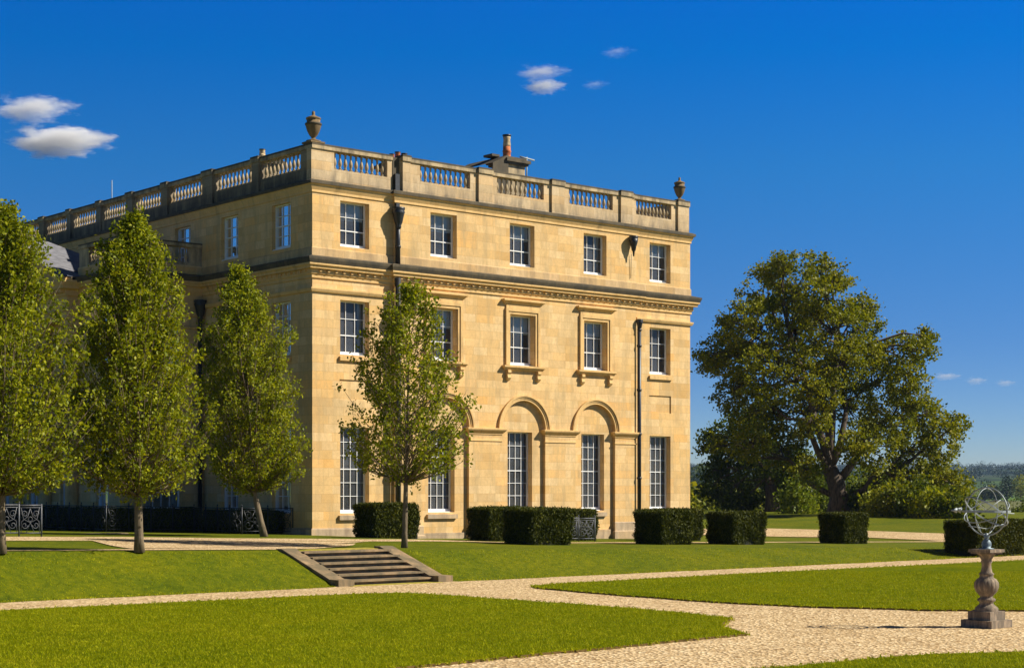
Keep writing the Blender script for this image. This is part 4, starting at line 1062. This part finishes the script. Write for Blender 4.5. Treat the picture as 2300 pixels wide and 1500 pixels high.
# single field trees one can tell apart
for i, (px, d, r_, h_, mt, lb) in enumerate([(2212, 705, 2.2, 6, 'leaf_wood', 'small dark field tree seen just left of the tall dark one'), (2262, 700, 3.0, 11, 'leaf_wood', 'tall dark upright field tree above the sundial'),
                                    (2293, 690, 3.6, 11.5, 'leaf_oak', 'brownish green field tree at the right picture edge'), (2236, 690, 3.2, 6.5, 'leaf_wood', 'low round dark field tree right of the armillary sphere'),
                                    (1578, 900, 8, 20, 'leaf_dark', 'rounded dark tree rising from the skyline ridge beside the house corner')]):
    p = pxpt(px, 1097, d); z = ground(p.x, p.y)-.3; root = empty('field_tree', (p.x, p.y, z)); tag(root, lb, 'tree', 'single trees in the far fields')
    npmesh('crown', blob_leaves([(0, 0, h_*.1, r_, h_*.85)], 300+i, 900, .10), 4, mt, root)
    b = mb('bark_dark'); b.tube([(0, 0, -1), (0, 0, h_*.5)], [.4, .2], 6); b.build('trunk', None, root)

# ------------------------------------------------------------------ grass blades on the nearer turf
def in_poly(x, y, P):
    n = len(P); ins = np.zeros(len(x), bool); j = n-1
    for i in range(n):
        xi, yi, xj, yj = P[i].x, P[i].y, P[j].x, P[j].y
        cnd = ((yi > y) != (yj > y)); xs_ = (xj-xi)*(y-yi)/((yj-yi) if yj != yi else 1e-9)+xi
        ins ^= cnd & (x < xs_); j = i
    return ins
R_ = np.random.default_rng(4)
def blades(n, d0, d1, test, zf, h, wd):
    d = np.sqrt(R_.uniform(d0*d0, d1*d1, n)); s_ = R_.uniform(-.32, .32, n)
    x = EYE.x+FW.x*d+RT.x*d*s_; y = EYE.y+FW.y*d+RT.y*d*s_; k_ = test(x, y); x, y = x[k_], y[k_]; n = len(x); z = zf(x, y)
    a = R_.uniform(0, 2*pi, n); hh = h*R_.uniform(.5, 1.3, n); lx = R_.normal(0, .5, n)*hh; ly = R_.normal(0, .5, n)*hh
    dx, dy = np.cos(a)*wd, np.sin(a)*wd
    return np.stack([np.stack([x-dx, y-dy, z], 1), np.stack([x+dx, y+dy, z], 1), np.stack([x+lx, y+ly, z+hh], 1)], 1).reshape(-1, 3)
k = NM('grass_blade'); g_ = k.n('ShaderNodeNewGeometry'); v = k.coord(); n1 = k.noise(v, .9, 5, .7)
c = k.ramp(k.math('ADD', k.math('MULTIPLY', g_.outputs['Random Per Island'], .55), k.math('MULTIPLY', n1, .6)), [(.1, (.10, .14, .001)), (.38, (.225, .265, .002)), (.68, (.385, .385, .003)), (1, (.55, .49, .03))])
bs = k.n('ShaderNodeBsdfPrincipled'); k.l(c, bs.inputs['Base Color']); bs.inputs['Roughness'].default_value = .7; bs.inputs['Specular IOR Level'].default_value = .05
t_ = k.n('ShaderNodeBsdfTranslucent'); k.l(c, t_.inputs[0]); ms = k.n('ShaderNodeMixShader'); ms.inputs[0].default_value = .3
k.l(bs.outputs[0], ms.inputs[1]); k.l(t_.outputs[0], ms.inputs[2]); k.l(ms.outputs[0], k.o.inputs[0]); M['blade'] = k.m
vv = [blades(230000, 20.5, 34, lambda x, y: in_poly(x, y, polys[0]) | in_poly(x, y, polys[1]) | in_poly(x, y, polys[2]), lambda x, y: np.full(len(x), .03), .035, .006),
      blades(130000, 34, 48, lambda x, y: in_poly(x, y, polys[0]) | in_poly(x, y, polys[1]), lambda x, y: np.full(len(x), .03), .035, .008),
      blades(90000, 34, 62, lambda x, y: (y > -16.25) & (y < -13.75) & ~((x > -10.3) & (x < -6.5)), lambda x, y: np.array([T(a, c_) for a, c_ in zip(x, y)])-.004, .04, .010)]
npmesh('grass', np.concatenate(vv), 3, 'blade', None, 'stuff')
# tufts along the turf edges
ed = []
for P in polys[:3]:
    for p in P:
        if (p-Vector((EYE.x, EYE.y))).length < 62: ed += [(p.x+wr.gauss(0, .02), p.y+wr.gauss(0, .02), .03) for _ in range(3)]
x_ = -30
while x_ < 30:
    if not -10.3 < x_ < -6.4: ed.append((x_, -16.38+wobble(x_)+wr.gauss(0, .02), .02))
    x_ += .06
npmesh('edge_grass', leaves(ed, 6, .03, .06, 5, .5, 1.2, .3), 4, 'blade', None, 'stuff')

# ------------------------------------------------------------------ clouds: small volumes far off
def cloud_mat(name, dens, sc, thr):
    k = NM(name); v = k.coord(); n1 = k.noise(v, sc, 8, .68); ln = k.n('ShaderNodeVectorMath'); ln.operation = 'LENGTH'; k.l(v, ln.inputs[0])
    f = k.math('SUBTRACT', k.math('ADD', k.math('MULTIPLY', n1, 2.3), k.math('MULTIPLY', k.math('SUBTRACT', 1, ln.outputs['Value']), 1.0)), thr)
    f = k.math('MULTIPLY', k.math('MULTIPLY', f, 3.0, True), dens)
    pv = k.n('ShaderNodeVolumePrincipled'); pv.inputs['Color'].default_value = (.97, .97, .98, 1); pv.inputs['Anisotropy'].default_value = .0
    k.l(f, pv.inputs['Density']); k.l(pv.outputs[0], k.o.inputs['Volume']); return k.m
cl = [(70, 243, 110, 36, 1.1, .045, 'broad flat white cloud cut by the left picture edge, upper of the pair'), (130, 316, 128, 38, 1.0, .07, 'brightest puffy white cloud low at the left, lower of the pair'),
      (1215, 162, 75, 22, 1.15, .030, 'thin stretched cloud above the house, upper of the middle pair'), (1220, 194, 56, 21, 1.05, .055, 'compact white cloud above the house, lower of the middle pair'),
      (1385, 116, 58, 20, 1.3, .018, 'faintest wisp of cloud, highest in the sky'), (1335, 190, 45, 15, 1.25, .018, 'small faint wisp right of the middle pair of clouds'),
      (2125, 845, 42, 11, 1.1, .03, 'low small cloud right beside the oak crown'), (2192, 855, 32, 12, 1.1, .03, 'middle one of the three low small clouds on the right'), (2258, 860, 30, 10, 1.1, .03, 'rightmost of the three low small clouds')]
DC = 7000
for i, (px, py, a, h, thr, dn, lb) in enumerate(cl):
    p = pxpt(px, py, DC); sc_ = DC/3766
    b = MB(); b.mat('white'); b.ms = []
    me = bpy.data.meshes.new('cloud'); import bmesh
    bm = bmesh.new(); bmesh.ops.create_icosphere(bm, subdivisions=3, radius=1.0); bm.to_mesh(me); bm.free()
    me.materials.append(cloud_mat('cloud_vapour', dn*.42, 1.9+.1*i, thr+.42))
    o = bpy.data.objects.new('cloud', me); C.objects.link(o); o.location = p; o.scale = (a*sc_*1.12, a*sc_*.55, h*sc_*1.15); o.rotation_euler = (0, 0, cam.rotation_euler[2])
    tag(o, lb, 'cloud', 'small clouds in the blue sky')

# ------------------------------------------------------------------ haze over the valley
b = mb('white'); b.ms = []; b.box(-6000, 6000, -6000, 6000, -20, 62)
k = NM('haze_air'); pv = k.n('ShaderNodeVolumePrincipled'); pv.inputs['Color'].default_value = (.42, .62, 1, 1); pv.inputs['Density'].default_value = .00007; pv.inputs['Anisotropy'].default_value = .0
k.l(pv.outputs[0], k.o.inputs['Volume'])
M['haze'] = k.m; hz = b.build('haze', 'haze', kind='stuff')
